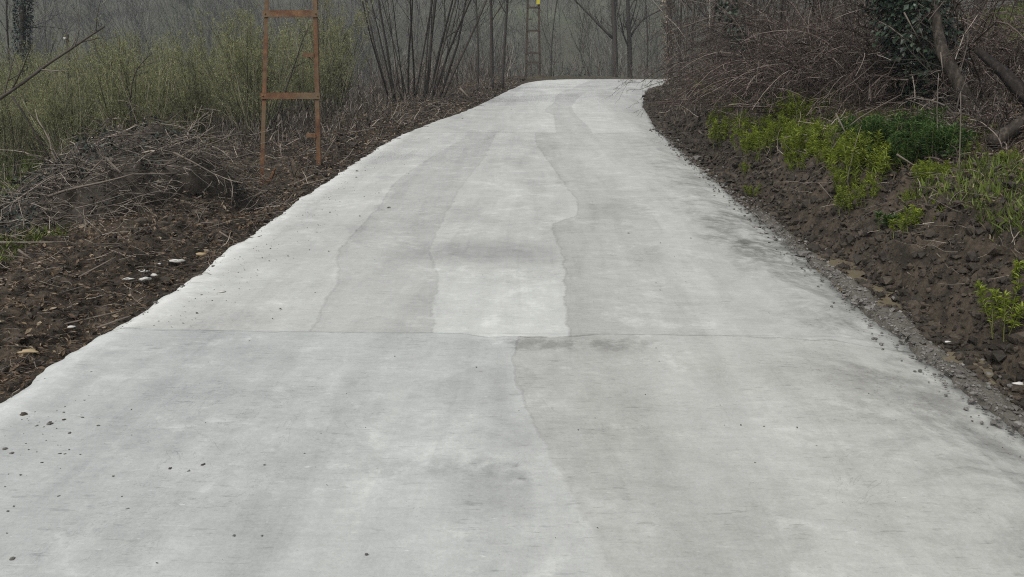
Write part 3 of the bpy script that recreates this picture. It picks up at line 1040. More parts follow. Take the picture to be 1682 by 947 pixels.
def pole(name, label, y, legs_bottom, legs_top, rungs, steps, leg_w, rust, sign=None, base=False):
    """A-frame of two steel angle legs with flat rungs; pixel points are measured at the distance y"""
    c = np.array([(at(*legs_bottom[0], y)[0] + at(*legs_bottom[1], y)[0]) / 2, y, 0.0])
    c[2] = min(at(*legs_bottom[0], y)[2], at(*legs_bottom[1], y)[2])
    root = thing(name, label, 'utility pole', c)
    ax = []
    TOPZ = 7.0
    for i in (0, 1):
        b = at(*legs_bottom[i], y); t = at(*legs_top[i], y)
        k = (t - b) / (t[2] - b[2])
        b2 = b - k * 0.45
        t2 = b + k * (c[2] + TOPZ - b[2])
        ax.append((b2, t2, k))
        sgn = 1 if i == 0 else -1
        w, th = leg_w, leg_w * 0.14
        mb = MB()
        # angle section: one flange across, one flange going back
        prof = [(-w / 2, 0), (w / 2, 0), (w / 2, th), (-w / 2 + th, th), (-w / 2 + th, w), (-w / 2, w)]
        prof = [(p[0] * sgn, p[1]) for p in prof]
        V = []
        nseg = 12
        for q in range(nseg + 1):
            o = b2 + (t2 - b2) * q / nseg
            V += [(o[0] + p[0], o[1] + p[1], o[2]) for p in prof]
        F = []
        for q in range(nseg):
            for j in range(6):
                a0 = q * 6 + j; a1 = q * 6 + (j + 1) % 6
                F.append((a0, a1, a1 + 6, a0 + 6) if sgn > 0 else (a0, a0 + 6, a1 + 6, a1))
        mb.add(np.array(V) - c, F)
        e = (nseg * 6)
        mb.build('leg', rust, root, smooth_=False)
    def legx(i, z): return ax[i][0] + ax[i][2] * (z - ax[i][0][2])
    zs = [at((legs_bottom[0][0] + legs_bottom[1][0]) / 2, p, y)[2] for p in rungs]
    while zs and zs[-1] < c[2] + TOPZ - 1.2:
        zs.append(zs[-1] + (zs[-1] - zs[-2]))
    for j, z in enumerate(zs):
        a, b = legx(0, z), legx(1, z)
        h = leg_w * (1.5 if base else 0.75)
        mb = MB()
        ov = leg_w * (0.75 if base else 0.5)
        x0, x1 = a[0] - ov, b[0] + ov
        yy = y - 0.012
        # channel: a web and two lips
        mb.box((np.array([(x0 + x1) / 2, yy, z]) - c), (x1 - x0, 0.008, h))
        mb.box((np.array([(x0 + x1) / 2, yy + 0.024, z + h / 2 - 0.003]) - c), (x1 - x0 - 2 * leg_w, 0.036, 0.006))
        mb.box((np.array([(x0 + x1) / 2, yy + 0.024, z - h / 2 + 0.003]) - c), (x1 - x0 - 2 * leg_w, 0.036, 0.006))
        ru = mb.build('rung', rust, root, smooth_=False)
        if base:
            for sx in (x0 + 0.028, x1 - 0.028):
                bo = MB().tubes(np.array([[sx, yy - 0.016, z], [sx, yy - 0.003, z]]) - c, np.array([0.009, 0.009]), 6)
                bo.build('bolt', rust, ru)
    for (p, side, ln) in steps:
        zc = at((legs_bottom[0][0] + legs_bottom[1][0]) / 2, p, y)[2]
        s = 1 if side == 0 else -1
        a = legx(side, zc)
        mb = MB()
        mb.box(np.array([a[0] + s * (leg_w / 2 + ln / 2), y + 0.02, zc]) - c, (ln, 0.06, 0.05 if base else 0.05))
        if base:
            p0 = np.array([a[0] + s * leg_w * 0.5, y + 0.02, zc - 0.10]); p1 = np.array([a[0] + s * (leg_w / 2 + ln * 0.5), y + 0.02, zc - 0.026])
            mb.tubes(np.array([p0, p1]) - c, np.array([0.006, 0.006]), 6)
        mb.build('step', rust, root, smooth_=False)
    if sign is not None:
        sm = Mat('yellow_warning_enamel', 0.5).color((0.40, 0.36, 0.03)).m
        q = at(sign[0], sign[1], y - 0.05) - c
        pl = MB().box(q, (sign[2], 0.006, sign[3])).build('warning_plate', sm, root, smooth_=False)
    if base:
        q = at(452, 297, y - 0.04) - c
        MB().box(q, (0.36, 0.12, 0.012)).box(q + [0, -0.056, -0.05], (0.36, 0.008, 0.088)).box(q + [-0.14, 0, -0.16], (0.085, 0.10, 0.22)).build('base_bracket', rust, root, smooth_=False)
        a = q + np.array([0.20, -0.03, 0.0]); b = q + np.array([-0.02, -0.05, -0.16])
        MB().tubes(np.array([a, b]), np.array([0.012, 0.012]), 6).build('brace', rust, root, smooth_=False)
        a = q + np.array([-0.07, 0.02, 0.0]); b = q + np.array([0.0, 0.03, 0.16])
        MB().tubes(np.array([a, b]), np.array([0.022, 0.018]), 6).build('spike', rust, root, smooth_=False)
    return root


def poles():
    m = Mat('rusty_steel', 0.75, 0.35)
    n1, n2, n3 = m.noise(9, 4), m.noise(60, 3), m.noise(2.5, 3)
    c = m.ramp(n1 * 0.6 + n2 * 0.4, [(0.3, (0.030, 0.014, 0.008)), (0.5, (0.105, 0.048, 0.022)), (0.7, (0.20, 0.112, 0.056))])
    m.color(m.mix(n3.step(0.44, 0.62) * 0.6, c, (0.125, 0.098, 0.058)))
    m.bump(n2, 0.3, 0.002)
    m2 = Mat('weathered_brown_steel', 0.8, 0.3)
    n = m2.noise(5, 4)
    m2.color(m2.ramp(n, [(0.3, (0.022, 0.016, 0.011)), (0.7, (0.065, 0.048, 0.034))]))
    pole('steel_pole', 'rusty brown steel ladder pole of two legs and wide rungs beside the brush pile', 10.2,
         ((430, 296), (523, 262)), ((438, 0), (517, 0)), [157, 22], [(90, 1, 0.135), (222, 1, 0.12)], 0.052, m.m, None, True)
    pole('steel_pole', 'slim brown steel pole with yellow plate standing where the road bends', 37.5,
         ((864, 122), (887, 124)), ((867, 0), (885, 0)), [102, 87, 50, 12], [(106, 0, 0.14), (69, 0, 0.14), (31, 0, 0.14)], 0.10, m2.m, (884, 0, 0.15, 0.34), False)


poles()


# ------------------------------------------------------------------ particular trees of the middle distance
def line_tree(name, label, cat, trunk, y, rad, branches, mat, tw=True, seed=1, extra_h=4.0, ns=8, nb=10):
    """trunk and main limbs follow lines measured in the photo at the distance y; above the frame they grow on"""
    r = np.random.default_rng(seed)
    T = [at(*p, y) for p in trunk]
    T[0] = np.array([T[0][0], y, min(T[0][2], gz1(T[0][0], y)) - 0.3])
    dirn = unit(T[-1] - T[-2]) + np.array([0, r.normal(0, .1), 0.4])
    T.append(T[-1] + unit(dirn) * extra_h)
    T = dense(np.array(T), 0.5)
    if len(T) < 6: T = dense(np.array(T), np.linalg.norm(T[-1] - T[0]) / 6)
    T[1:, 1] += np.cumsum(r.normal(0, 0.03, len(T) - 1))
    base = np.array([T[0][0], T[0][1], T[0][2] + 0.3])
    K = len(T)
    rt = np.linspace(rad, rad * 0.3, K)
    root = thing(name, label, cat, base)
    MB().tubes(T[None] - base, rt[None], ns).build('trunk', M[mat], root)
    mb = MB()
    for (pts, rr) in branches:
        B = dense(np.array([at(*p, y) for p in pts]), 0.4)
        if len(B) < 4: continue
        B[1:, 1] += np.cumsum(r.normal(0, 0.05, len(B) - 1))
        rb = np.linspace(rr, rr * 0.35, len(B))
        mb.tubes(B[None] - base, rb[None], 5)
        b2, q2 = offspring(B[None] - base, rb[None], 9, 0.2, 1, 0.4, 0.9, 0.35, 4, 0.1, (0, 0, 0.4), 0.5, r)
        mb.tubes(b2, np.maximum(q2, .006), 3)
        b3, q3 = offspring(b2, q2, 4, 0.2, 1, 0.4, 0.9, 0.5, 3, 0.1, (0, 0, 0.2), 0.6, r)
        mb.tubes(b3, np.maximum(q3, .005), 3)
    if nb:
        b1, q1 = offspring(T[None] - base, rt[None], nb, 0.25, 0.98, 0.4, 0.9, 0.3, 6, 0.09, (0, 0, 0.5), 0.4, r)
        b2, q2 = offspring(b1, q1, 6, 0.2, 1, 0.4, 0.9, 0.45, 4, 0.1, (0, 0, 0.3), 0.6, r)
        b3, q3 = offspring(b2, q2, 4, 0.2, 1, 0.4, 0.9, 0.5, 3, 0.1, (0, 0, 0.2), 0.7, r)
        mb.tubes(b1, np.maximum(q1, .006), 4).tubes(b2, np.maximum(q2, .005), 3).tubes(b3, np.maximum(q3, .004), 3)
    mb.build('crown', M[mat], root)
    return root


def middle_trees():
    line_tree('bare_tree', 'bare dark tree with a long limb arching left, standing past the bend', 'tree',
              [(1011, 132), (1010, 60), (1007, 0)], 44, 0.17, [([(1009, 64), (985, 42), (960, 15), (940, -5)], 0.09), ([(1010, 12), (1025, -8)], 0.07)], 'dark_bark', seed=2)
    line_tree('bare_tree', 'bare dark tree with a limb bending right, standing past the bend', 'tree',
              [(1036, 132), (1034, 70), (1031, 40), (1031, 0)], 45, 0.16, [([(1035, 62), (1042, 40), (1055, 27), (1075, 20), (1095, 12)], 0.07), ([(1031, 12), (1012, 14)], 0.06)], 'dark_bark', seed=3)
    for i, (tr, y, rd, lb) in enumerate((
            ([(785, 150), (786, 60), (782, 0)], 27, 0.035, 'very thin bare tree, first right of the many-stemmed tree'),
            ([(808, 148), (808, 60), (806, 0)], 28, 0.065, 'straight bare tree with dark trunk between two thinner ones left of the bend'),
            ([(824, 140), (829, 60), (834, 0)], 29, 0.055, 'bare tree leaning slightly right beside the slim far pole'),
            ([(905, 128), (906, 60), (915, 0)], 47, 0.05, 'thin bare tree right of the slim far pole'),
            ([(1062, 128), (1064, 70), (1060, 0)], 48, 0.06, 'thin bare tree between the forked dark trees and the creeper column'))):
        line_tree('bare_tree', lb, 'tree', tr, y, rd, [], 'dark_bark', seed=10 + i, nb=9)
    # many-stemmed tree on the left
    y = 21.5
    r = np.random.default_rng(31)
    base = at(682, 172, y); base[2] = gz1(base[0], y)
    root = thing('multi_stem_tree', 'bare tree of many thin dark stems fanning upward left of the road', 'tree', base)
    n = 19
    bx = np.linspace(-0.62, 0.62, n) + r.normal(0, 0.06, n)
    tx = np.linspace(-1.35, 1.95, n) + r.normal(0, 0.3, n)
    st = np.stack([bx, r.normal(0, 0.15, n), np.full(n, -0.3)], 1)
    d = np.stack([(tx - bx) / 3.2, r.normal(0, 0.08, n), np.ones(n)], 1)
    P = paths(st, d, r.uniform(6.0, 8.5, n), 9, 0.05, (0, 0, -0.05), r)
    rad = r.uniform(0.014, 0.042, n)[:, None] * np.linspace(1, 0.25, 9)[None]
    MB().tubes(P, rad, 6).build('stems', M['dark_bark'], root)
    b1, q1 = offspring(P, rad, 6, 0.2, 0.95, 0.3, 0.75, 0.3, 5, 0.08, (0, 0, 0.3), 0.4, r)
    b2, q2 = offspring(b1, q1, 4, 0.2, 1, 0.3, 0.8, 0.5, 3, 0.1, (0, 0, 0.3), 0.6, r)
    MB().tubes(b1, np.maximum(q1, .005), 3).tubes(b2, np.maximum(q2, .004), 3).build('twigs', M['dark_bark'], root)
    # ivy-clad trunk far left, and slim posts
    ivy_tree('ivy-covered trunk at the far left edge of the photo above the thicket', [(33, 130), (36, 60), (38, -5)], 24, 0.11, 0.30, 3200, 0.085, 41, 'ivy_far')
    o = line_tree('bare_tree', 'slim bare tree immediately left of the ivy-covered trunk at the far left', 'tree', [(10, 130), (8, 60), (9, 0)], 26, 0.04, [], 'dark_bark', seed=44, nb=8)
    # wooden post
    p0, p1 = at(109, 130, 20), at(110, 56, 20)
    p0[2] = gz1(p0[0], 20) - 0.3
    root = thing('wooden_post', 'thin dark wooden post rising out of the hazel thicket', 'post', (p0[0], p0[1], p0[2] + 0.3))
    MB().tubes(np.array([p0, (p0 + p1) / 2, p1]) - np.array(root.location), np.array([0.045, 0.042, 0.038]), 8).build('shaft', M['dark_bark'], root)
    MB().box(at(107, 63, 19.95) - np.array(root.location), (0.05, 0.05, 0.06)).build('insulator', M['white_bit'], root)


def ivy_tree(label, trunk, y, rad, spread, n, lsize, seed, mat='ivy', name='ivy_tree', extra=3.0, nb=14, hang=0):
    r = np.random.default_rng(seed)
    T = [at(*p, y) for p in trunk]
    T[0] = np.array([T[0][0], y, min(T[0][2], gz1(T[0][0], y)) - 0.2])
    T.append(T[-1] + unit(T[-1] - T[-2]) * extra)
    T = dense(np.array(T), 0.25)
    base = T[0] + [0, 0, 0.2]
    K = len(T)
    rt = np.linspace(rad, rad * 0.6, K)
    root = thing(name, label, 'tree', base)
    MB().tubes(T[None] - base, rt[None], 8).build('trunk', M['grey_twig'], root)
    t = r.uniform(0.08, 1, n) * (K - 1); i = np.minimum(t.astype(int), K - 2)
    C = T[i] + (T[i + 1] - T[i]) * (t - i)[:, None]
    dd = unit(r.normal(0, 1, (n, 3)) * np.array([1, 1, 0.3]))
    w = 0.45 + 0.55 * vnoise(t * 0.7, np.arctan2(dd[:, 1], dd[:, 0]) * 1.3 + 9, seed)
    C = C + dd * (rad + (spread - rad) * w * r.uniform(0.25, 1, n) ** 0.5)[:, None]
    D = dd * 0.6 + r.normal(0, 0.5, (n, 3)); D[:, 2] -= 0.55
    L_ = lsize * r.uniform(0.6, 1.25, n)
    MB().leaves(C - base, D, dd + np.array([0, 0, 0.5]), L_, L_ * 0.8).build('ivy', M[mat], root, smooth_=False)
    if nb:
        b1, q1 = offspring(T[None] - base, rt[None] * 0.35, nb, 0.15, 1.0, 0.5, 1.3, 0.3, 6, 0.14, (0, 0, 0.2), 0.5, r)
        b2, q2 = offspring(b1, q1, 5, 0.2, 1, 0.4, 0.9, 0.5, 4, 0.12, (0, 0, 0), 0.6, r)
        MB().tubes(b1, np.maximum(q1, .004), 4).tubes(b2, np.maximum(q2, .003), 3).build('branches', M['grey_twig'], root)
    return root


middle_trees()


def far_wood():
    # individual trees at the foot of the far hill, the rest as one mass
    protos = [make_tree('bare grey tree of the winter wood beyond the road', 'tree', h, h * 0.0055, 200 + i, nb=22, group='bare trees at the foot of the wooded hill', tw=5, t_low=0.25, ns=5)
              for i, h in enumerate((9, 11, 12.5, 10, 8))]
    r = np.random.default_rng(77)
    k = 0
    for i in range(400):
        y = r.uniform(56, 92); x = r.uniform(-0.72 * y, 0.42 * y)
        if abs(x - 5) < 3 and y < 50: continue
        L = land(np.array([x]), np.array([y]), False)
        if L['on'][0] or k >= 95: continue
        z = L['z'][0]
        sc = r.uniform(0.7, 1.15)
        if k < 5:
            o = protos[k]; o.location = (x, y, z); o.rotation_euler = (0, 0, r.uniform(0, 6)); o.scale = (sc,) * 3
        else:
            dup(protos[k % 5], (x, y, z), r.uniform(0, 6.28), sc)
        k += 1
    # mass
    n = 2300
    y = 78 + (290 - 78) * r.uniform(0, 1, n) ** 1.25
    x = r.uniform(-1.0, 1.0, n) * (0.80 * y + 12)
    z = gz(x, y)
    H = r.uniform(4, 11, n)
    P = paths(np.stack([x, y, z - 0.3], 1), np.stack([r.normal(0, .16, n), r.normal(0, .16, n), np.ones(n)], 1), H, 4, 0.10, (0, 0, 0), r)
    rad = (H * r.uniform(0.003, 0.007, n))[:, None] * np.linspace(1.1, 0.25, 4)[None]
    b1, q1 = offspring(P, rad, 14, 0.10, 0.98, 0.4, 1.1, 0.36, 3, 0.14, (0, 0, 0.3), 0.55, r)
    b2, q2 = offspring(b1, q1, 8, 0.2, 1, 0.3, 0.9, 0.5, 2, 0.1, (0, 0, 0.2), 0.6, r)
    mb = MB().tubes(P, np.maximum(rad, 0.03), 4).tubes(b1, np.maximum(q1, 0.018), 3).tubes(b2, np.maximum(q2, 0.012), 3)
    tag(mb.build('far_wood', M['wood_tree'], smooth_=False), 'grey leafless wood covering the far hillside', None, None, 'stuff')
    # undergrowth in the valley behind the bend: thin brown stems
    n = 9000
    y = 11 * (75 / 11) ** r.uniform(0, 1, n); x = r.uniform(-1, 1, n) * 30 * (y / 60) - 2
    L = land(x, y, False)
    kp = (~L['on']) & (((L['left']) & (L['dl'] > 0.6) & ((y > 19) | (x > -0.40 * y))) | ((~L['left']) & (L['dr'] > 3)))
    x, y, z = x[kp], y[kp], L['z'][kp]
    n = len(x)
    P = paths(np.stack([x, y, z - 0.1], 1), np.stack([r.normal(0, .25, n), r.normal(0, .25, n), np.ones(n)], 1), np.where(y < 25, r.uniform(0.2, 0.7, n), r.uniform(0.5, 1.7, n)), 5, 0.08, (0, 0, 0), r)
    rad = (r.uniform(0.008, 0.016, n) * np.where(y < 25, 0.45, 1.0))[:, None] * np.linspace(1.1, 0.4, 5)[None]
    b1, q1 = offspring(P, rad, 6, 0.25, 1, 0.3, 0.8, 0.4, 3, 0.1, (0, 0, 0.3), 0.7, r)
    tag(MB().tubes(P, rad, 3).tubes(b1, np.maximum(q1, 0.004), 3).build('undergrowth', M['grey_twig'], smooth_=False), 'thin brown leafless undergrowth in the hollow past the bend', None, None, 'stuff')
    # dull evergreen trees
    for i, (px, py, yy, h, lb) in enumerate(((935, 90, 70, 5.0, 'dark bluish ivy-grown tree left of the two forked trees past the bend'),
                                             (955, 85, 74, 5.5, 'second dark bluish ivy-grown tree, nearer the forked trees past the bend'),
                                             (590, 70, 95, 6.0, 'dull green tree on the hillside above the many-stemmed tree'))):
        p = at(px, py, yy); z = gz1(p[0], yy)
        base = np.array([p[0], yy, z])
        root = thing('evergreen_tree', lb, 'tree', base)
        rr = np.random.default_rng(300 + i)
        T = paths(np.array([[0, 0, -0.2]]), np.array([[0.03, 0, 1.0]]), h, 7, 0.03, (0, 0, 0), rr)
        MB().tubes(T, 0.12 * np.linspace(1, 0.3, 7)[None], 6).build('trunk', M['dark_bark'], root)
        n = 2600
        cl = rr.normal(0, 1, (26, 3)) * np.array([0.55, 0.55, 0]) * 1.0
        cl[:, 2] = rr.uniform(0.2, 1.0, 26) * h
        j = rr.integers(0, 26, n)
        C = cl[j] + rr.normal(0, 1, (n, 3)) * np.array([0.38, 0.38, 0.42])
        MB().leaves(C, rand_dirs(n, 0, rr), rand_dirs(n, 0.5, rr), rr.uniform(0.10, 0.22, n), rr.uniform(0.06, 0.14, n)).build('crown', M['ivy_far'], root, smooth_=False)


far_wood()


# ------------------------------------------------------------------ left foreground: brush pile, sticks, leaning branches
def brush_pile():
    r = np.random.default_rng(55)
    c = np.array([-4.15, 6.9, 0.0]); c[2] = gz1(c[0], c[1])
    root = thing('brush_pile', 'long heap of grey cut branches and ivy left of the road', 'brush pile', c)
    # spine of the heap runs beside the road
    def ridge(t):
        x = -5.3 + t * 1.5; y = 4.9 + t * 4.1
        return x, y
    nu, nv = 180, 100
    U, V = np.meshgrid(np.linspace(0, 1, nu), np.linspace(-1, 1, nv), indexing='ij')
    X0, Y0 = ridge(U)
    X = X0 + V * 0.95 * 0.91; Y = Y0 - V * 0.95 * 0.4
    h = (0.06 + 0.60 * smooth(0.25, 0.85, U)) * np.sqrt(np.clip(1 - V ** 2, 0, 1)) * smooth(0, 0.15, U) * (1 - smooth(0.86, 1.0, U))
    h = h * (0.75 + 0.35 * fbm(X * 1.4, Y * 1.4, 3, 95)) + (0.16 * (lumps(X * 5, Y * 5, 96) - 0.2) + 0.10 * fbm(X * 9, Y * 9, 3, 98)) * (h > 0.04)
    Z = gz(X, Y) + h - 0.06
    idx = np.arange(nu * nv).reshape(nu, nv)
    q = np.stack([idx[:-1, :-1], idx[:-1, 1:], idx[1:, 1:], idx[1:, :-1]], -1).reshape(-1, 4)
    MB().add(np.stack([X, Y, Z], -1).reshape(-1, 3) - c, q).build('heap', M['clod'], root)
    # twigs over it
    def on_heap(n):
        i = r.integers(3, nu - 3, n); j = r.integers(3, nv - 3, n)
        return np.stack([X[i, j], Y[i, j], Z[i, j]], 1)
    n = 2200
    P0 = on_heap(n); P0[:, 2] += r.uniform(-0.03, 0.16, n)
    d = rand_dirs(n); d[:, 2] *= 0.30
    d[: n // 2] += np.array([0.7, 0.5, 0.05])
    P = paths(P0, d, 0.10 + 0.8 * r.uniform(0, 1, n) ** 2, 6, 0.15, (0, 0, -0.35), r)
    rad = r.lognormal(math.log(0.0036), 0.45, n)[:, None] * np.linspace(1, 0.45, 6)[None]
    b1, q1 = offspring(P, rad, 3, 0.2, 0.95, 0.4, 1.0, 0.4, 4, 0.15, (0, 0, -0.1), 0.6, r)
    o = MB().tubes(P, rad, 4).tubes(b1, np.maximum(q1, 0.0022), 3).build('twigs', M['dry_stick'], root)
    o['kind'] = 'stuff'
    # tumbled ivy and dead leaves between the sticks
    n = 6500
    C = on_heap(n); C[:, 2] += r.uniform(0.0, 0.12, n)
    k = fbm(C[:, 0] * 1.5, C[:, 1] * 1.5, 2, 97) > -0.25
    C = C[k]; n = len(C)
    L_ = r.uniform(0.022, 0.05, n)
    o = MB().leaves(C - c, rand_dirs(n, 0, r), rand_dirs(n, 1.0, r), L_, L_ * 0.75).build('dead_leaves', M['ivy_far'], root, smooth_=False)
    o['kind'] = 'stuff'
    for ch in root.children:
        if ch.name.startswith('twigs'):
            co = np.zeros(len(ch.data.vertices) * 3, np.float32); ch.data.vertices.foreach_get('co', co)
            ch.data.vertices.foreach_set('co', (co.reshape(-1, 3) - c).astype(np.float32).ravel()); ch.data.update()


brush_pile()


def stick(name, label, cat, pts, rad, mat, seed=1, twigs=6, group=None, ns=6, tw_len=0.3, trop=(0, 0, 0.1), wob=0.012):
    r = np.random.default_rng(seed)
    P = dense(np.array(pts, float), 0.12)
    L = np.linalg.norm(np.diff(P, axis=0), axis=1).sum()
    w = wob * min(1, L)
    P[1:-1] += r.normal(0, w, (len(P) - 2, 3))
    for _ in range(2): P[1:-1] = (P[:-2] + 2 * P[1:-1] + P[2:]) / 4
    c = P[0].copy()
    rr = np.linspace(rad, rad * 0.45, len(P))
    if twigs:
        root = thing(name, label, cat, c, 0, group)
        MB().tubes(P[None] - c, rr[None], ns).build('stem', M[mat], root)
        b1, q1 = offspring(P[None] - c, rr[None], twigs, 0.25, 0.98, 0.4, 1.0, tw_len, 5, 0.1, trop, 0.55, r)
        b2, q2 = offspring(b1, q1, 3, 0.3, 1, 0.4, 0.9, 0.5, 3, 0.1, trop, 0.7, r)
        MB().tubes(b1, np.maximum(q1, 0.0025), 4).tubes(b2, np.maximum(q2, 0.002), 3).build('twigs', M[mat], root)
        return root
    o = MB().tubes(P[None], rr[None], ns).build(name, M[mat], None, loc=c)
    return tag(o, label, cat, group)


def left_sticks():
    stick('leaning_branch', 'long bare branch slanting up from the left edge over the hazel thicket', 'branch',
          [at(-60, 200, 6.4), at(0, 166, 6.6), at(60, 112, 6.8), at(120, 78, 7.0), at(172, 43, 7.2)], 0.017, 'grey_twig', 3, 7)
    stick('leaning_branch', 'dark thin branch drooping from the long slanting one to the grass', 'branch',
          [at(20, 158, 8.0), at(52, 200, 8.0), at(72, 240, 8.0), at(98, 300, 8.0)], 0.012, 'dark_bark', 4, 4)
    stick('leaning_branch', 'short dark stem forking out of the thicket left of the steel pole', 'branch',
          [at(222, 285, 10.4), at(215, 200, 10.4), at(213, 118, 10.5), at(250, 87, 10.6)], 0.013, 'dark_bark', 5, 5)
    stick('leaning_branch', 'dark slanting stem in the thicket between the two legs of the steel pole', 'branch',
          [at(450, 200, 11.0), at(478, 120, 11.0), at(505, 48, 11.0)], 0.013, 'dark_bark', 6, 6)
    S_ = [([(172, 258), (205, 290), (235, 318)], 7.0, 0.012, 'pale straight stick lying down the slope of the brush pile'),
          ([(95, 290), (130, 292), (138, 300)], 7.2, 0.014, 'dark bent stick at the left end of the brush pile'),
          ([(0, 398), (60, 398), (112, 397)], 5.6, 0.011, 'long pale stick lying level at the left edge of the photo'),
          ([(30, 410), (62, 432)], 5.3, 0.010, 'short grey stick below the long level one at the left edge'),
          ([(220, 286), (255, 281), (290, 284)], 7.2, 0.010, 'pale level stick across the top of the brush pile'),
          ([(285, 250), (330, 262), (375, 300)], 7.6, 0.010, 'tan stick slanting down the right end of the brush pile'),
          ([(130, 455), (155, 425), (190, 422)], 4.9, 0.008, 'tan arched stick in front of the brush pile'),
          ([(160, 538), (195, 525), (215, 518)], 4.2, 0.007, 'tan stick lying on brown litter beside the concrete edge'),
          ([(85, 545), (140, 528), (200, 510)], 4.25, 0.007, 'long thin tan stick across the dark clods beside the road'),
          ([(80, 322), (110, 312), (175, 300), (220, 285)], 6.6, 0.012, 'grey branch stretched along the left flank of the brush pile'),
          ([(140, 290), (160, 268), (172, 258)], 6.9, 0.010, 'grey stick standing up on the left part of the brush pile'),
          ([(530, 260), (545, 235), (552, 225)], 9.6, 0.010, 'pale stick leaning at the foot of the right pole leg'),
          ([(755, 144), (768, 158), (776, 166)], 20.5, 0.03, 'pale stub of wood at the verge far up the road'),
          ([(360, 380), (385, 392), (400, 405)], 6.4, 0.008, 'thin brown twig lying on clods near the concrete edge')]
    for i, (px, y, rd, lb) in enumerate(S_):
        P = [at(a, b, y) for a, b in px]
        for p in P:
            p[2] = max(p[2], gz1(p[0], p[1]) + 0.02) if lb.startswith(('tan stick lying', 'long thin', 'thin brown')) else p[2]
        stick('dry_stick', lb, 'stick', P, rd, 'dry_stick', 60 + i, 0)


left_sticks()


# ------------------------------------------------------------------ right bank
def bramble(label, c, w, h, n, seed, mat='bramble', lean=(0, 0), group=None, name='bramble_bush', arch=1.0, loc=None):
    r = np.random.default_rng(seed)
    c = np.array(c, float)
    root = thing(name, label, 'bush', c, 0, group)
    a = r.uniform(0, 6.28, n); rr = w * 0.45 * np.sqrt(r.uniform(0, 1, n))
    st = np.stack([np.cos(a) * rr, np.sin(a) * rr, np.full(n, -0.05)], 1)
    st[:, 2] = gz(c[0] + st[:, 0], c[1] + st[:, 1]) - c[2] - 0.05
    d = np.stack([np.cos(a) * 0.5 + lean[0] + r.normal(0, .3, n), np.sin(a) * 0.5 + lean[1] + r.normal(0, .3, n), np.ones(n) * 1.1], 1)
    L_ = h * r.uniform(1.0, 2.0, n)
    P = paths(st, d, L_, 10, 0.10, (lean[0] * 1.2, lean[1], -1.9 * arch), r)
    P[:, :, 2] = np.maximum(P[:, :, 2], st[:, 2][:, None] + 0.02)
    rad = r.lognormal(math.log(0.0062), 0.4, n)[:, None] * np.linspace(1.1, 0.4, 10)[None]
    MB().tubes(P, rad, 4).build('canes', M[mat], root)['kind'] = 'stuff'
    b1, q1 = offspring(P, rad, 8, 0.15, 1.0, 0.4, 1.1, 0.30, 5, 0.14, (0, 0, -0.5), 0.6, r)
    b2, q2 = offspring(b1, q1, 3, 0.2, 1, 0.4, 1.0, 0.5, 3, 0.14, (0, 0, -0.3), 0.7, r)
    MB().tubes(b1, np.maximum(q1, 0.0026), 3).tubes(b2, np.maximum(q2, 0.002), 3).build('twigs', M[mat], root)['kind'] = 'stuff'
    return root


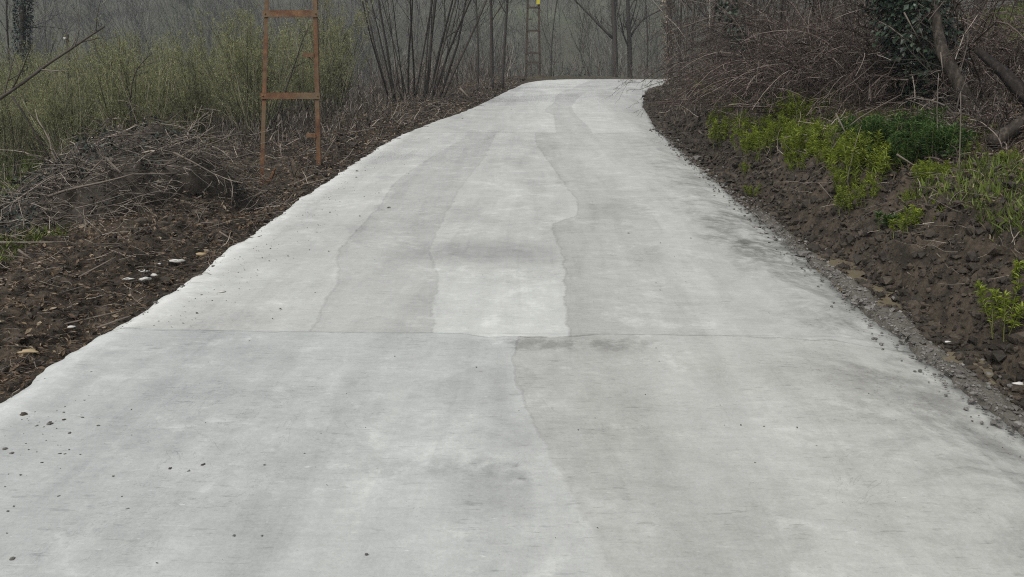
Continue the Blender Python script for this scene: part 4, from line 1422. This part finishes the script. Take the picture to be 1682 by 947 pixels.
def right_side():
    def base(px, y, py=None):
        p = at(px, py or 200, y); return (p[0], y, gz1(p[0], y))
    B = [(1245, 16.2, 1.5, 1.0, 90, 'tangled brown bush nearest the bend on top of the mud bank', (0.15, 0.1)),
         (1265, 14.3, 1.7, 1.15, 110, 'red-brown bramble bush behind the brightest green plants', (-0.1, 0)),
         (1335, 12.6, 1.8, 1.2, 120, 'dense red-brown bramble mass in the middle of the right bank', (-0.15, -0.05)),
         (1405, 11.4, 1.8, 1.15, 120, 'red-brown bramble bush hanging over the dark green plants', (-0.2, -0.05)),
         (1480, 11.0, 1.6, 1.1, 80, 'bramble bush at the foot of the ivy-covered trunk', (-0.1, 0)),
         (1640, 10.2, 1.6, 0.55, 60, 'low brown bramble tangle around the leaning grey trunk', (0.1, 0)),
         (1720, 9.4, 1.4, 0.5, 50, 'low brown bramble tangle beneath the fallen log at the right edge', (0, 0)),
         (1590, 9.4, 1.4, 0.6, 70, 'brown bramble tangle between ivy-covered trunk and leaning trunk', (0.0, 0)),
         (1655, 8.9, 1.4, 0.5, 70, 'brown bramble tangle just right of the leaning trunk base', (0.1, 0)),
         (1720, 8.6, 1.3, 0.35, 60, 'bramble tangle half cut off by the right edge of the photo', (0.0, 0)),
         (1585, 7.9, 1.1, 0.34, 60, 'low dead bramble canes spreading left of the leaning trunk base', (0.0, 0)),
         (1650, 7.7, 1.2, 0.36, 70, 'low dead bramble canes between leaning trunk and fallen log', (0.0, 0)),
         (1700, 6.9, 1.1, 0.26, 60, 'low dead bramble canes lying in front of the fallen log', (-0.1, 0)),
         (1655, 6.3, 1.0, 0.20, 50, 'sparse dry canes lying on the reddish soil at the right edge', (0.0, 0)),
         (1560, 10.5, 1.8, 1.2, 90, 'tall bramble thicket rising behind the leaning trunk', (0.0, 0)),
         (1370, 15.5, 2.2, 1.9, 100, 'tall brown thicket rising behind the bramble mass', (0, 0)),
         (1290, 19.0, 2.2, 1.8, 100, 'tall brown thicket behind the bend-side bush', (0, 0)),
         (1225, 22.5, 1.4, 1.1, 80, 'twiggy brown bush low on the bank close to the road bend', (0.25, 0.2)),
         (1195, 29.0, 1.6, 1.4, 90, 'twiggy brown bush beside the creeper column at the bend', (0.25, 0.2)),
         (1250, 26.0, 2.4, 2.0, 90, 'tall twiggy thicket above the road bend', (0.1, 0))]
    for i, (px, y, w, h, n, lb, ln) in enumerate(B):
        bramble(lb, base(px, y * 0.96), w, h, n, 400 + i, 'bramble' if i not in (0, 9, 11) else 'grey_twig', ln)
    # bare shrubs and thin trees behind
    grp = 'thin bare trees crowding the slope above the right bank'
    pr = [make_tree('thin bare tree crowding the slope above the right bank', 'tree', h, 0.035, 500 + i, nb=16, group=grp, tw=5, t_low=0.12, mat='grey_twig' if i % 2 else 'dark_bark', angle=(0.25, 0.75), ns=6, bl=0.42)
          for i, h in enumerate((4.5, 5.5, 6.0, 5.0))]
    r = np.random.default_rng(61)
    k = 0
    for (px, y) in [(1118, 26), (1140, 29), (1160, 25), (1175, 22), (1200, 21), (1215, 26), (1235, 19), (1255, 23), (1270, 17.5), (1290, 20), (1310, 16), (1325, 19),
                    (1345, 15.5), (1365, 18), (1385, 14.5), (1405, 17), (1425, 14), (1440, 19), (1455, 15), (1475, 13.5), (1545, 13.5), (1560, 15.5), (1580, 12.5), (1595, 17),
                    (1635, 21), (1675, 22), (1720, 20), (1185, 31), (1225, 33), (1280, 29), (1350, 27), (1430, 26), (1520, 24), (1600, 26), (1690, 28),
                    (1150, 18.5), (1190, 17.5), (1130, 22.5)]:
        b = base(px + r.normal(0, 6), y)
        sc = r.uniform(0.75, 1.2)
        if k < 4:
            o = pr[k]; o.location = b; o.rotation_euler = (0, 0, r.uniform(0, 6)); o.scale = (sc,) * 3
        else:
            dup(pr[k % 4], b, r.uniform(0, 6.28), sc)
        k += 1
    # big ivy-covered trunk
    ivy_tree('trunk thickly covered in dark ivy on the right bank', [(1560, 225), (1545, 150), (1520, 80), (1488, 0), (1475, -40)], 9.0, 0.09, 0.5, 7500, 0.062, 71, 'ivy', extra=1.5, nb=24)
    ivy_tree('small stem wound with dark ivy above the brightest green plants', [(1235, 150), (1225, 80), (1210, 40)], 13.5, 0.04, 0.26, 700, 0.065, 72, 'ivy', extra=0.8, nb=8)
    # creeper column at the bend
    ivy_tree('reddish brown column of creeper-wrapped trunk right at the road bend', [(1101, 150), (1100, 70), (1098, 0)], 33.5, 0.13, 0.36, 900, 0.09, 73, 'litter', name='creeper_tree', extra=3, nb=26)
    # ivy draping under the trunk
    # leaning trunk, broken trunk, log
    def limb(name, label, pts, y, rad, seed, mat='bark', tw=0):
        r = np.random.default_rng(seed)
        P = dense(np.array([at(a, b, yy) for a, b, yy in pts]), 0.06)
        n = len(P)
        P[1:-1] += np.cumsum(r.normal(0, 0.004, (n - 2, 3)), 0)
        ns = 18
        rr = np.linspace(rad[0], rad[1], n) * (1 + 0.12 * fbm(np.linspace(0, n * 0.06 * 3, n), np.zeros(n), 3, seed))
        c = P[0].copy()
        mb = MB().tubes(P[None] - c, rr[None], ns)
        V = mb.v[0]
        # ridged bark
        ang = np.tile(np.arange(ns), n); al = np.repeat(np.arange(n), ns)
        dirs = V - np.repeat(P - c, ns, 0)
        mb.v[0] = np.repeat(P - c, ns, 0) + dirs * (1 + 0.30 * fbm(ang * 1.3, al * 0.16, 3, seed + 3))[:, None]
        root = thing(name, label, 'tree trunk' if 'log' not in name else 'log', c)
        mb.build('trunk' if 'log' not in name else 'bark', M[mat], root)
        if tw:
            b1, q1 = offspring(P[None] - c, rr[None] * 0.3, tw, 0.3, 1, 0.5, 1.1, 0.4, 6, 0.1, (0, 0, 0.2), 0.4, r)
            b2, q2 = offspring(b1, q1, 4, 0.2, 1, 0.5, 1.0, 0.5, 4, 0.1, (0, 0, 0), 0.6, r)
            MB().tubes(b1, np.maximum(q1, 0.004), 4).tubes(b2, np.maximum(q2, 0.003), 3).build('branches', M['grey_twig'], root)
        return root
    m = Mat('rough_grey_bark', 0.9, 0.2)
    nb_ = m.noise(1, 4, 0.6, stretch=(30, 30, 5)); n2 = m.noise(40, 3)
    m.color(m.ramp(nb_ * 0.7 + n2 * 0.3, [(0.3, (0.012, 0.010, 0.008)), (0.5, (0.030, 0.025, 0.020)), (0.7, (0.085, 0.071, 0.058))]))
    m.bump(nb_, 0.8, 0.01)
    M['bark'] = m.m
    m = Mat('dark_rotten_bark', 0.9, 0.2)
    nb_ = m.noise(1, 4, 0.6, stretch=(34, 34, 6)); n2 = m.noise(40, 3)
    m.color(m.ramp(nb_ * 0.7 + n2 * 0.3, [(0.3, (0.006, 0.005, 0.004)), (0.55, (0.020, 0.016, 0.014)), (0.75, (0.055, 0.046, 0.040))]))
    m.bump(nb_, 0.9, 0.012)
    M['dead_bark'] = m.m
    limb('leaning_tree', 'leaning grey-brown trunk with rough bark on the right bank', [(1622, 275, 7.9), (1605, 215, 8.0), (1590, 170, 8.1), (1560, 110, 8.3), (1540, 60, 8.5), (1530, -30, 8.7)], 8, (0.085, 0.032), 81, 'bark', 14)
    limb('dead_tree', 'dark broken trunk slanting down to the right edge of the photo', [(1604, 82, 7.9), (1640, 112, 7.7), (1675, 145, 7.5), (1730, 200, 7.2)], 9, (0.03, 0.085), 82, 'dead_bark', 5)
    LD = float(hit(1632, 250)[1])
    limb('fallen_log', 'fallen grey log with cut end lying beneath the broken trunk', [(1627, 236, LD), (1655, 218, LD + 0.05), (1700, 190, LD + 0.1), (1740, 172, LD + 0.15)], 7.5, (0.052, 0.07), 83, 'bark', 0)
    limb('pale_branch', 'pale lichen-covered branch near the green slope at the right edge', [(1612, 67, 10.5), (1650, 77, 10.4), (1690, 88, 10.3), (1740, 98, 10.2)], 10, (0.02, 0.05), 84, 'bark', 4)
    # loose sticks and hanging vines
    V_ = [([(1333, 287), (1372, 222), (1420, 190), (1480, 155)], 8.6, 0.009, 'long pale stick leaning from green plants up into the brambles'),
          ([(1373, 186), (1388, 218), (1405, 248)], 8.7, 0.011, 'short pale stick crossing the long leaning one'),
          ([(1390, 320), (1400, 270), (1415, 205)], 8.3, 0.006, 'thin upright vine beside the crossed sticks'),
          ([(1473, 253), (1500, 270), (1527, 288)], 7.6, 0.010, 'pale straight stick pointing down right in front of dark green plants'),
          ([(1528, 284), (1514, 292), (1522, 318)], 7.4, 0.007, 'small crooked twig at the end of the pale straight stick'),
          ([(1575, 308), (1572, 230), (1578, 150)], 7.8, 0.008, 'pale vine hanging beside the leaning trunk'),
          ([(1543, 250), (1552, 215), (1545, 180), (1542, 120)], 8.1, 0.008, 'vine hanging in a curve under the ivy-covered trunk'),
          ([(1532, 280), (1530, 250), (1532, 215)], 7.7, 0.008, 'short upright pale stick among the dark green plants'),
          ([(1485, 20), (1498, 45), (1500, 65), (1512, 70)], 8.4, 0.011, 'pale bare branch crossing the dark ivy leaves'),
          ([(1545, 85), (1556, 115), (1551, 140)], 8.2, 0.009, 'pale curved vine at the right edge of the ivy'),
          ([(1345, 300), (1380, 330), (1395, 360)], 6.8, 0.005, 'thin straw-coloured stem fallen over the brow of the bank'),
          ([(1540, 385), (1565, 350), (1590, 315)], 5.6, 0.005, 'long thin twig slanting across the reddish soil'),
          ([(1490, 447), (1502, 455)], 5.0, 0.006, 'short white twig lying on the mud bank'),
          ([(1148, 215), (1158, 224)], 11.6, 0.018, 'short white stick lying on the far mud of the bank'),
          ([(1630, 255), (1660, 240), (1690, 225)], 7.2, 0.009, 'brown root-like branch below the fallen log'),
          ([(1240, 270), (1245, 248), (1228, 290)], 9.6, 0.008, 'tan twig stuck upright in the mud bank'),
          ([(1368, 95), (1398, 125)], 9.4, 0.008, 'pale short stick caught high in the bramble mass'),
          ([(1380, 150), (1420, 120), (1445, 95)], 9.2, 0.008, 'tan stick slanting up through the bramble mass'),
          ([(1625, 45), (1636, 62), (1648, 64)], 9.8, 0.010, 'yellowish broken branch against the olive slope')]
    for i, (px, y, rd, lb) in enumerate(V_):
        y = min(y, min(float(hit(a, b + 2)[1]) for a, b in px) - 0.03)
        stick('dry_stick', lb, 'stick' if 'vine' not in lb else 'vine', [at(a, b, y) for a, b in px], rd * 0.72, 'dry_stick', 90 + i, 0, wob=0.035)


right_side()


def make_spurge(seed, mat, stems, h, label, group, lw=0.006, ll=0.045, dens=60):
    r = np.random.default_rng(seed)
    root = thing('green_plant', label, 'plant', (0, 0, 0), 0, group)
    a = r.uniform(0, 6.28, stems); rr = r.uniform(0, 0.13, stems)
    st = np.stack([np.cos(a) * rr, np.sin(a) * rr, np.full(stems, -0.05)], 1)
    d = np.stack([np.cos(a) * r.uniform(0.1, 0.9, stems), np.sin(a) * r.uniform(0.1, 0.9, stems), np.ones(stems)], 1)
    P = paths(st, d, h * r.uniform(0.6, 1.1, stems), 6, 0.08, (0, 0, 0.6), r)
    rad = np.full((stems, 6), 0.003) * np.linspace(1.2, 0.6, 6)[None]
    MB().tubes(P, rad, 4).build('stems', M['spurge_stem'], root)
    n = stems * dens
    i = np.repeat(np.arange(stems), dens)
    t = r.uniform(0.25, 1, n) ** 0.7 * 5; k = np.minimum(t.astype(int), 4); f = (t - k)[:, None]
    C = P[i, k] * (1 - f) + P[i, k + 1] * f
    tan = unit(P[i, k + 1] - P[i, k])
    side = unit(np.cross(tan, r.normal(0, 1, (n, 3))))
    D = side * 0.8 + tan * r.uniform(0.1, 0.9, n)[:, None]
    L_ = ll * r.uniform(0.6, 1.2, n)
    MB().leaves(C, D, tan, L_, lw * r.uniform(0.8, 1.3, n), bend=0.1).build('leaves', M[mat], root, smooth_=False)
    return root


def plants():
    r = np.random.default_rng(21)
    gl, gd = 'bright green leafy plants on the brow of the right bank', 'dark green leafy plants in shade under the brambles'
    ll_, ld_ = 'bright yellow-green leafy plant in the patch on the brow of the right bank', 'dark green leafy plant in the shade beneath brambles and ivy'
    pb = [make_spurge(600 + i, 'spurge', 13, 0.40, ll_, gl, 0.010, 0.055, 56) for i in range(3)]
    pd = [make_spurge(610 + i, 'fern', 14, 0.42, ld_, gd, 0.012, 0.065, 60) for i in range(3)]
    bright = [(1200, 205, 12.6), (1215, 215, 12.0), (1232, 200, 11.6), (1245, 215, 11.2), (1250, 235, 10.6), (1262, 205, 11.3), (1270, 230, 10.4), (1285, 215, 10.6), (1225, 235, 11.4),
              (1300, 240, 9.9), (1318, 235, 9.7), (1335, 250, 9.2), (1350, 245, 9.3), (1312, 262, 9.3), (1330, 270, 8.9), (1362, 262, 8.7), (1380, 275, 8.3), (1400, 285, 8.0), (1420, 280, 8.0),
              (1395, 300, 7.7), (1415, 302, 7.6), (1300, 205, 10.4), (1310, 190, 11.0), (1190, 185, 14.0), (1175, 180, 15.5), (1160, 172, 17)]
    dark = [(1430, 250, 8.6), (1450, 240, 8.6), (1470, 255, 8.2), (1490, 240, 8.3), (1510, 260, 7.9), (1530, 265, 7.7), (1455, 270, 8.0), (1480, 280, 7.7), (1500, 285, 7.5),
            (1545, 275, 7.5), (1440, 285, 7.8), (1520, 245, 8.1), (1410, 250, 8.8), (1270, 180, 12), (1220, 180, 13.5)]
    bright = bright + [(a + r.normal(0, 16), b_, c_ + r.normal(0, 0.35)) for a, b_, c_ in bright]
    bright = bright + [(r.uniform(1150, 1430), 0, r.uniform(6.6, 14.5)) for _ in range(46)]
    dark = dark + [(a + r.normal(0, 22), b_, c_ + r.normal(0, 0.3)) for a, b_, c_ in dark]
    for lst, pr in ((bright, pb), (dark, pd)):
        for i, (px, py, y) in enumerate(lst):
            y = y * 0.90
            x = at(px, py, y)[0]
            if py == 0: x = float(np.interp(y, ER[:11, 1], ER[:11, 0])) + r.uniform(0.6, 1.5)
            loc = (x, y, gz1(x, y)); sc = r.uniform(0.35, 1.15) * (1.0 if lst is bright else 0.85) * (0.55 if py == 0 else 1.0)
            if i < 3:
                o = pr[i]; o.location = loc; o.rotation_euler = (0, 0, r.uniform(0, 6)); o.scale = (sc,) * 3
            else:
                dup(pr[i % 3], loc, r.uniform(0, 6.28), sc)
    for k, (px, py, y, h, ns_, mt, lb) in enumerate(((1652, 515, 3.72, 0.30, 15, 'spurge', 'yellow-green plant with whorled leaves growing out of the near mud bank'),
                                     (1672, 430, 4.3, 0.24, 11, 'spurge', 'small yellowish weed at the right edge above the whorled plant'),
                                     (1515, 350, 6.0, 0.22, 9, 'spurge', 'small bright green plant alone on the brow of the bank'),
                                     (1488, 350, 6.1, 0.17, 7, 'spurge', 'small green plant left of the lone one on the brow'),
                                     (1470, 345, 6.3, 0.14, 7, 'fern', 'low green sprout on the brow near dry stems'))):
        q = hit(px, py + 30); x, y = q[0], q[1]
        o = make_spurge(640 + k, mt, ns_, h, lb, None, 0.009, 0.042, 54)
        o.location = (x, y, gz1(x, y))


plants()


# ------------------------------------------------------------------ crumbs and debris
def crumbs():
    r = np.random.default_rng(9)
    lst = [(40, 682, .028), (33, 655, .02), (135, 583, .03), (118, 588, .015), (90, 622, .022), (150, 612, .02), (82, 697, .022), (60, 700, .012), (105, 690, .012), (20, 745, .016),
           (8, 738, .016), (107, 746, .011), (100, 745, .009), (182, 592, .012), (212, 592, .011), (222, 590, .009), (246, 589, .009), (342, 596, .012), (145, 641, .012), (120, 640, .010),
           (334, 764, .014), (434, 764, .009), (20, 918, .014), (97, 815, .008), (201, 816, .007), (210, 836, .010), (384, 880, .007), (430, 880, .007), (280, 770, .012), (310, 774, .010),
           (511, 646, .008), (569, 647, .008), (540, 594, .008), (586, 281, .030), (638, 341, .022), (600, 280, .012), (560, 292, .016), (445, 362, .02), (420, 375, .016), (585, 291, .016),
           (350, 437, .016), (330, 452, .02), (300, 470, .02), (255, 497, .022), (235, 512, .016), (760, 195, .03), (780, 180, .03), (840, 180, .02), (950, 706, .006), (1060, 648, .006), (1205, 590, .01),
           (1240, 760, .006), (1255, 700, .006), (1362, 897, .006), (1130, 852, .005), (500, 745, .006), (70, 760, .008), (180, 700, .008), (260, 640, .008), (75, 660, .014), (55, 640, .016), (20, 670, .014), (160, 570, .012),
           (200, 555, .014), (175, 560, .01)]
    for i, (px, py, s) in enumerate(lst):
        g = G(px, py)
        c = np.array([g[0], g[1], float(road_z(g[0], g[1])) + s * 0.22])
        o = rocks(MB(), np.zeros((1, 3)), np.array([s * 0.62]), r, 0.5).build('mud_crumb', M['clod'] if i % 4 == 0 else M['grey_clod'], smooth_=False)
        o.location = c
        tag(o, 'little crumb of dried mud dropped on the pale concrete', 'mud crumb', 'mud crumbs on the concrete road')
    W = [(295, 435, 5.6, .05, 'white', 'longest white plaster chip on brown litter near the concrete edge'), (238, 452, 5.3, .035, 'white', 'white plaster chip left of the longest one on litter'),
         (254, 458, 5.25, .03, 'white', 'small white chip between two bigger ones on litter'), (212, 464, 5.1, .028, 'white', 'leftmost of the white plaster chips on the verge'),
         (242, 465, 5.1, .04, 'white', 'narrow white chip nearest the concrete edge'), (330, 423, 5.8, .04, 'tan', 'tan wood chip at the concrete edge beyond the white chips'),
         (118, 544, 4.2, .022, 'white', 'lone white pebble on brown litter in the near verge'), (50, 586, 3.75, .04, 'tan', 'cream wood chip on brown litter in the near verge'),
         (262, 440, 5.5, .02, 'white', 'tiny white chip behind the row of plaster chips'), (365, 480, None, .022, 'white', 'white fleck of plaster on the concrete near its left edge'),
         (1555, 570, 3.98, .02, 'white', 'white pebble in the gutter gravel below the bank'), (1672, 640, 3.4, .025, 'white', 'pale stone at the edge of the near gutter puddle'),
         (1570, 297, 7.2, .04, 'white', 'white scrap lying at the foot of the hanging vine')]
    for i, (px, py, y, s, k, lb) in enumerate(W):
        if y is None:
            g = G(px, py); z = float(road_z(g[0], g[1])) + 0.004
        else:
            g = at(px, py, y); z = max(g[2], gz1(g[0], g[1])) + 0.03
        o = rocks(MB(), np.zeros((1, 3)), np.array([s]), r, 0.3).build('plaster_chip' if k == 'white' else 'wood_chip', M['white_bit'] if k == 'white' else M['tan_bit'])
        o.location = (g[0], g[1], z); o.scale = (1, 0.6, 1); tag(o, lb, 'chip')


crumbs()


# ------------------------------------------------------------------ haze
def haze():
    m = bpy.data.materials.new('valley_haze'); m.use_nodes = True
    nt = m.node_tree; nt.nodes.remove(nt.nodes['Principled BSDF'])
    v = nt.nodes.new('ShaderNodeVolumePrincipled')
    v.inputs['Color'].default_value = (0.80, 0.90, 0.97, 1)
    v.inputs['Density'].default_value = HAZE
    nt.links.new(v.outputs[0], nt.nodes['Material Output'].inputs['Volume'])
    o = MB().box((0, 135, 39), (640, 420, 98)).build('haze', m, smooth_=False)
    o['kind'] = 'stuff'


HAZE = 0.0010
if HAZE:
    haze()
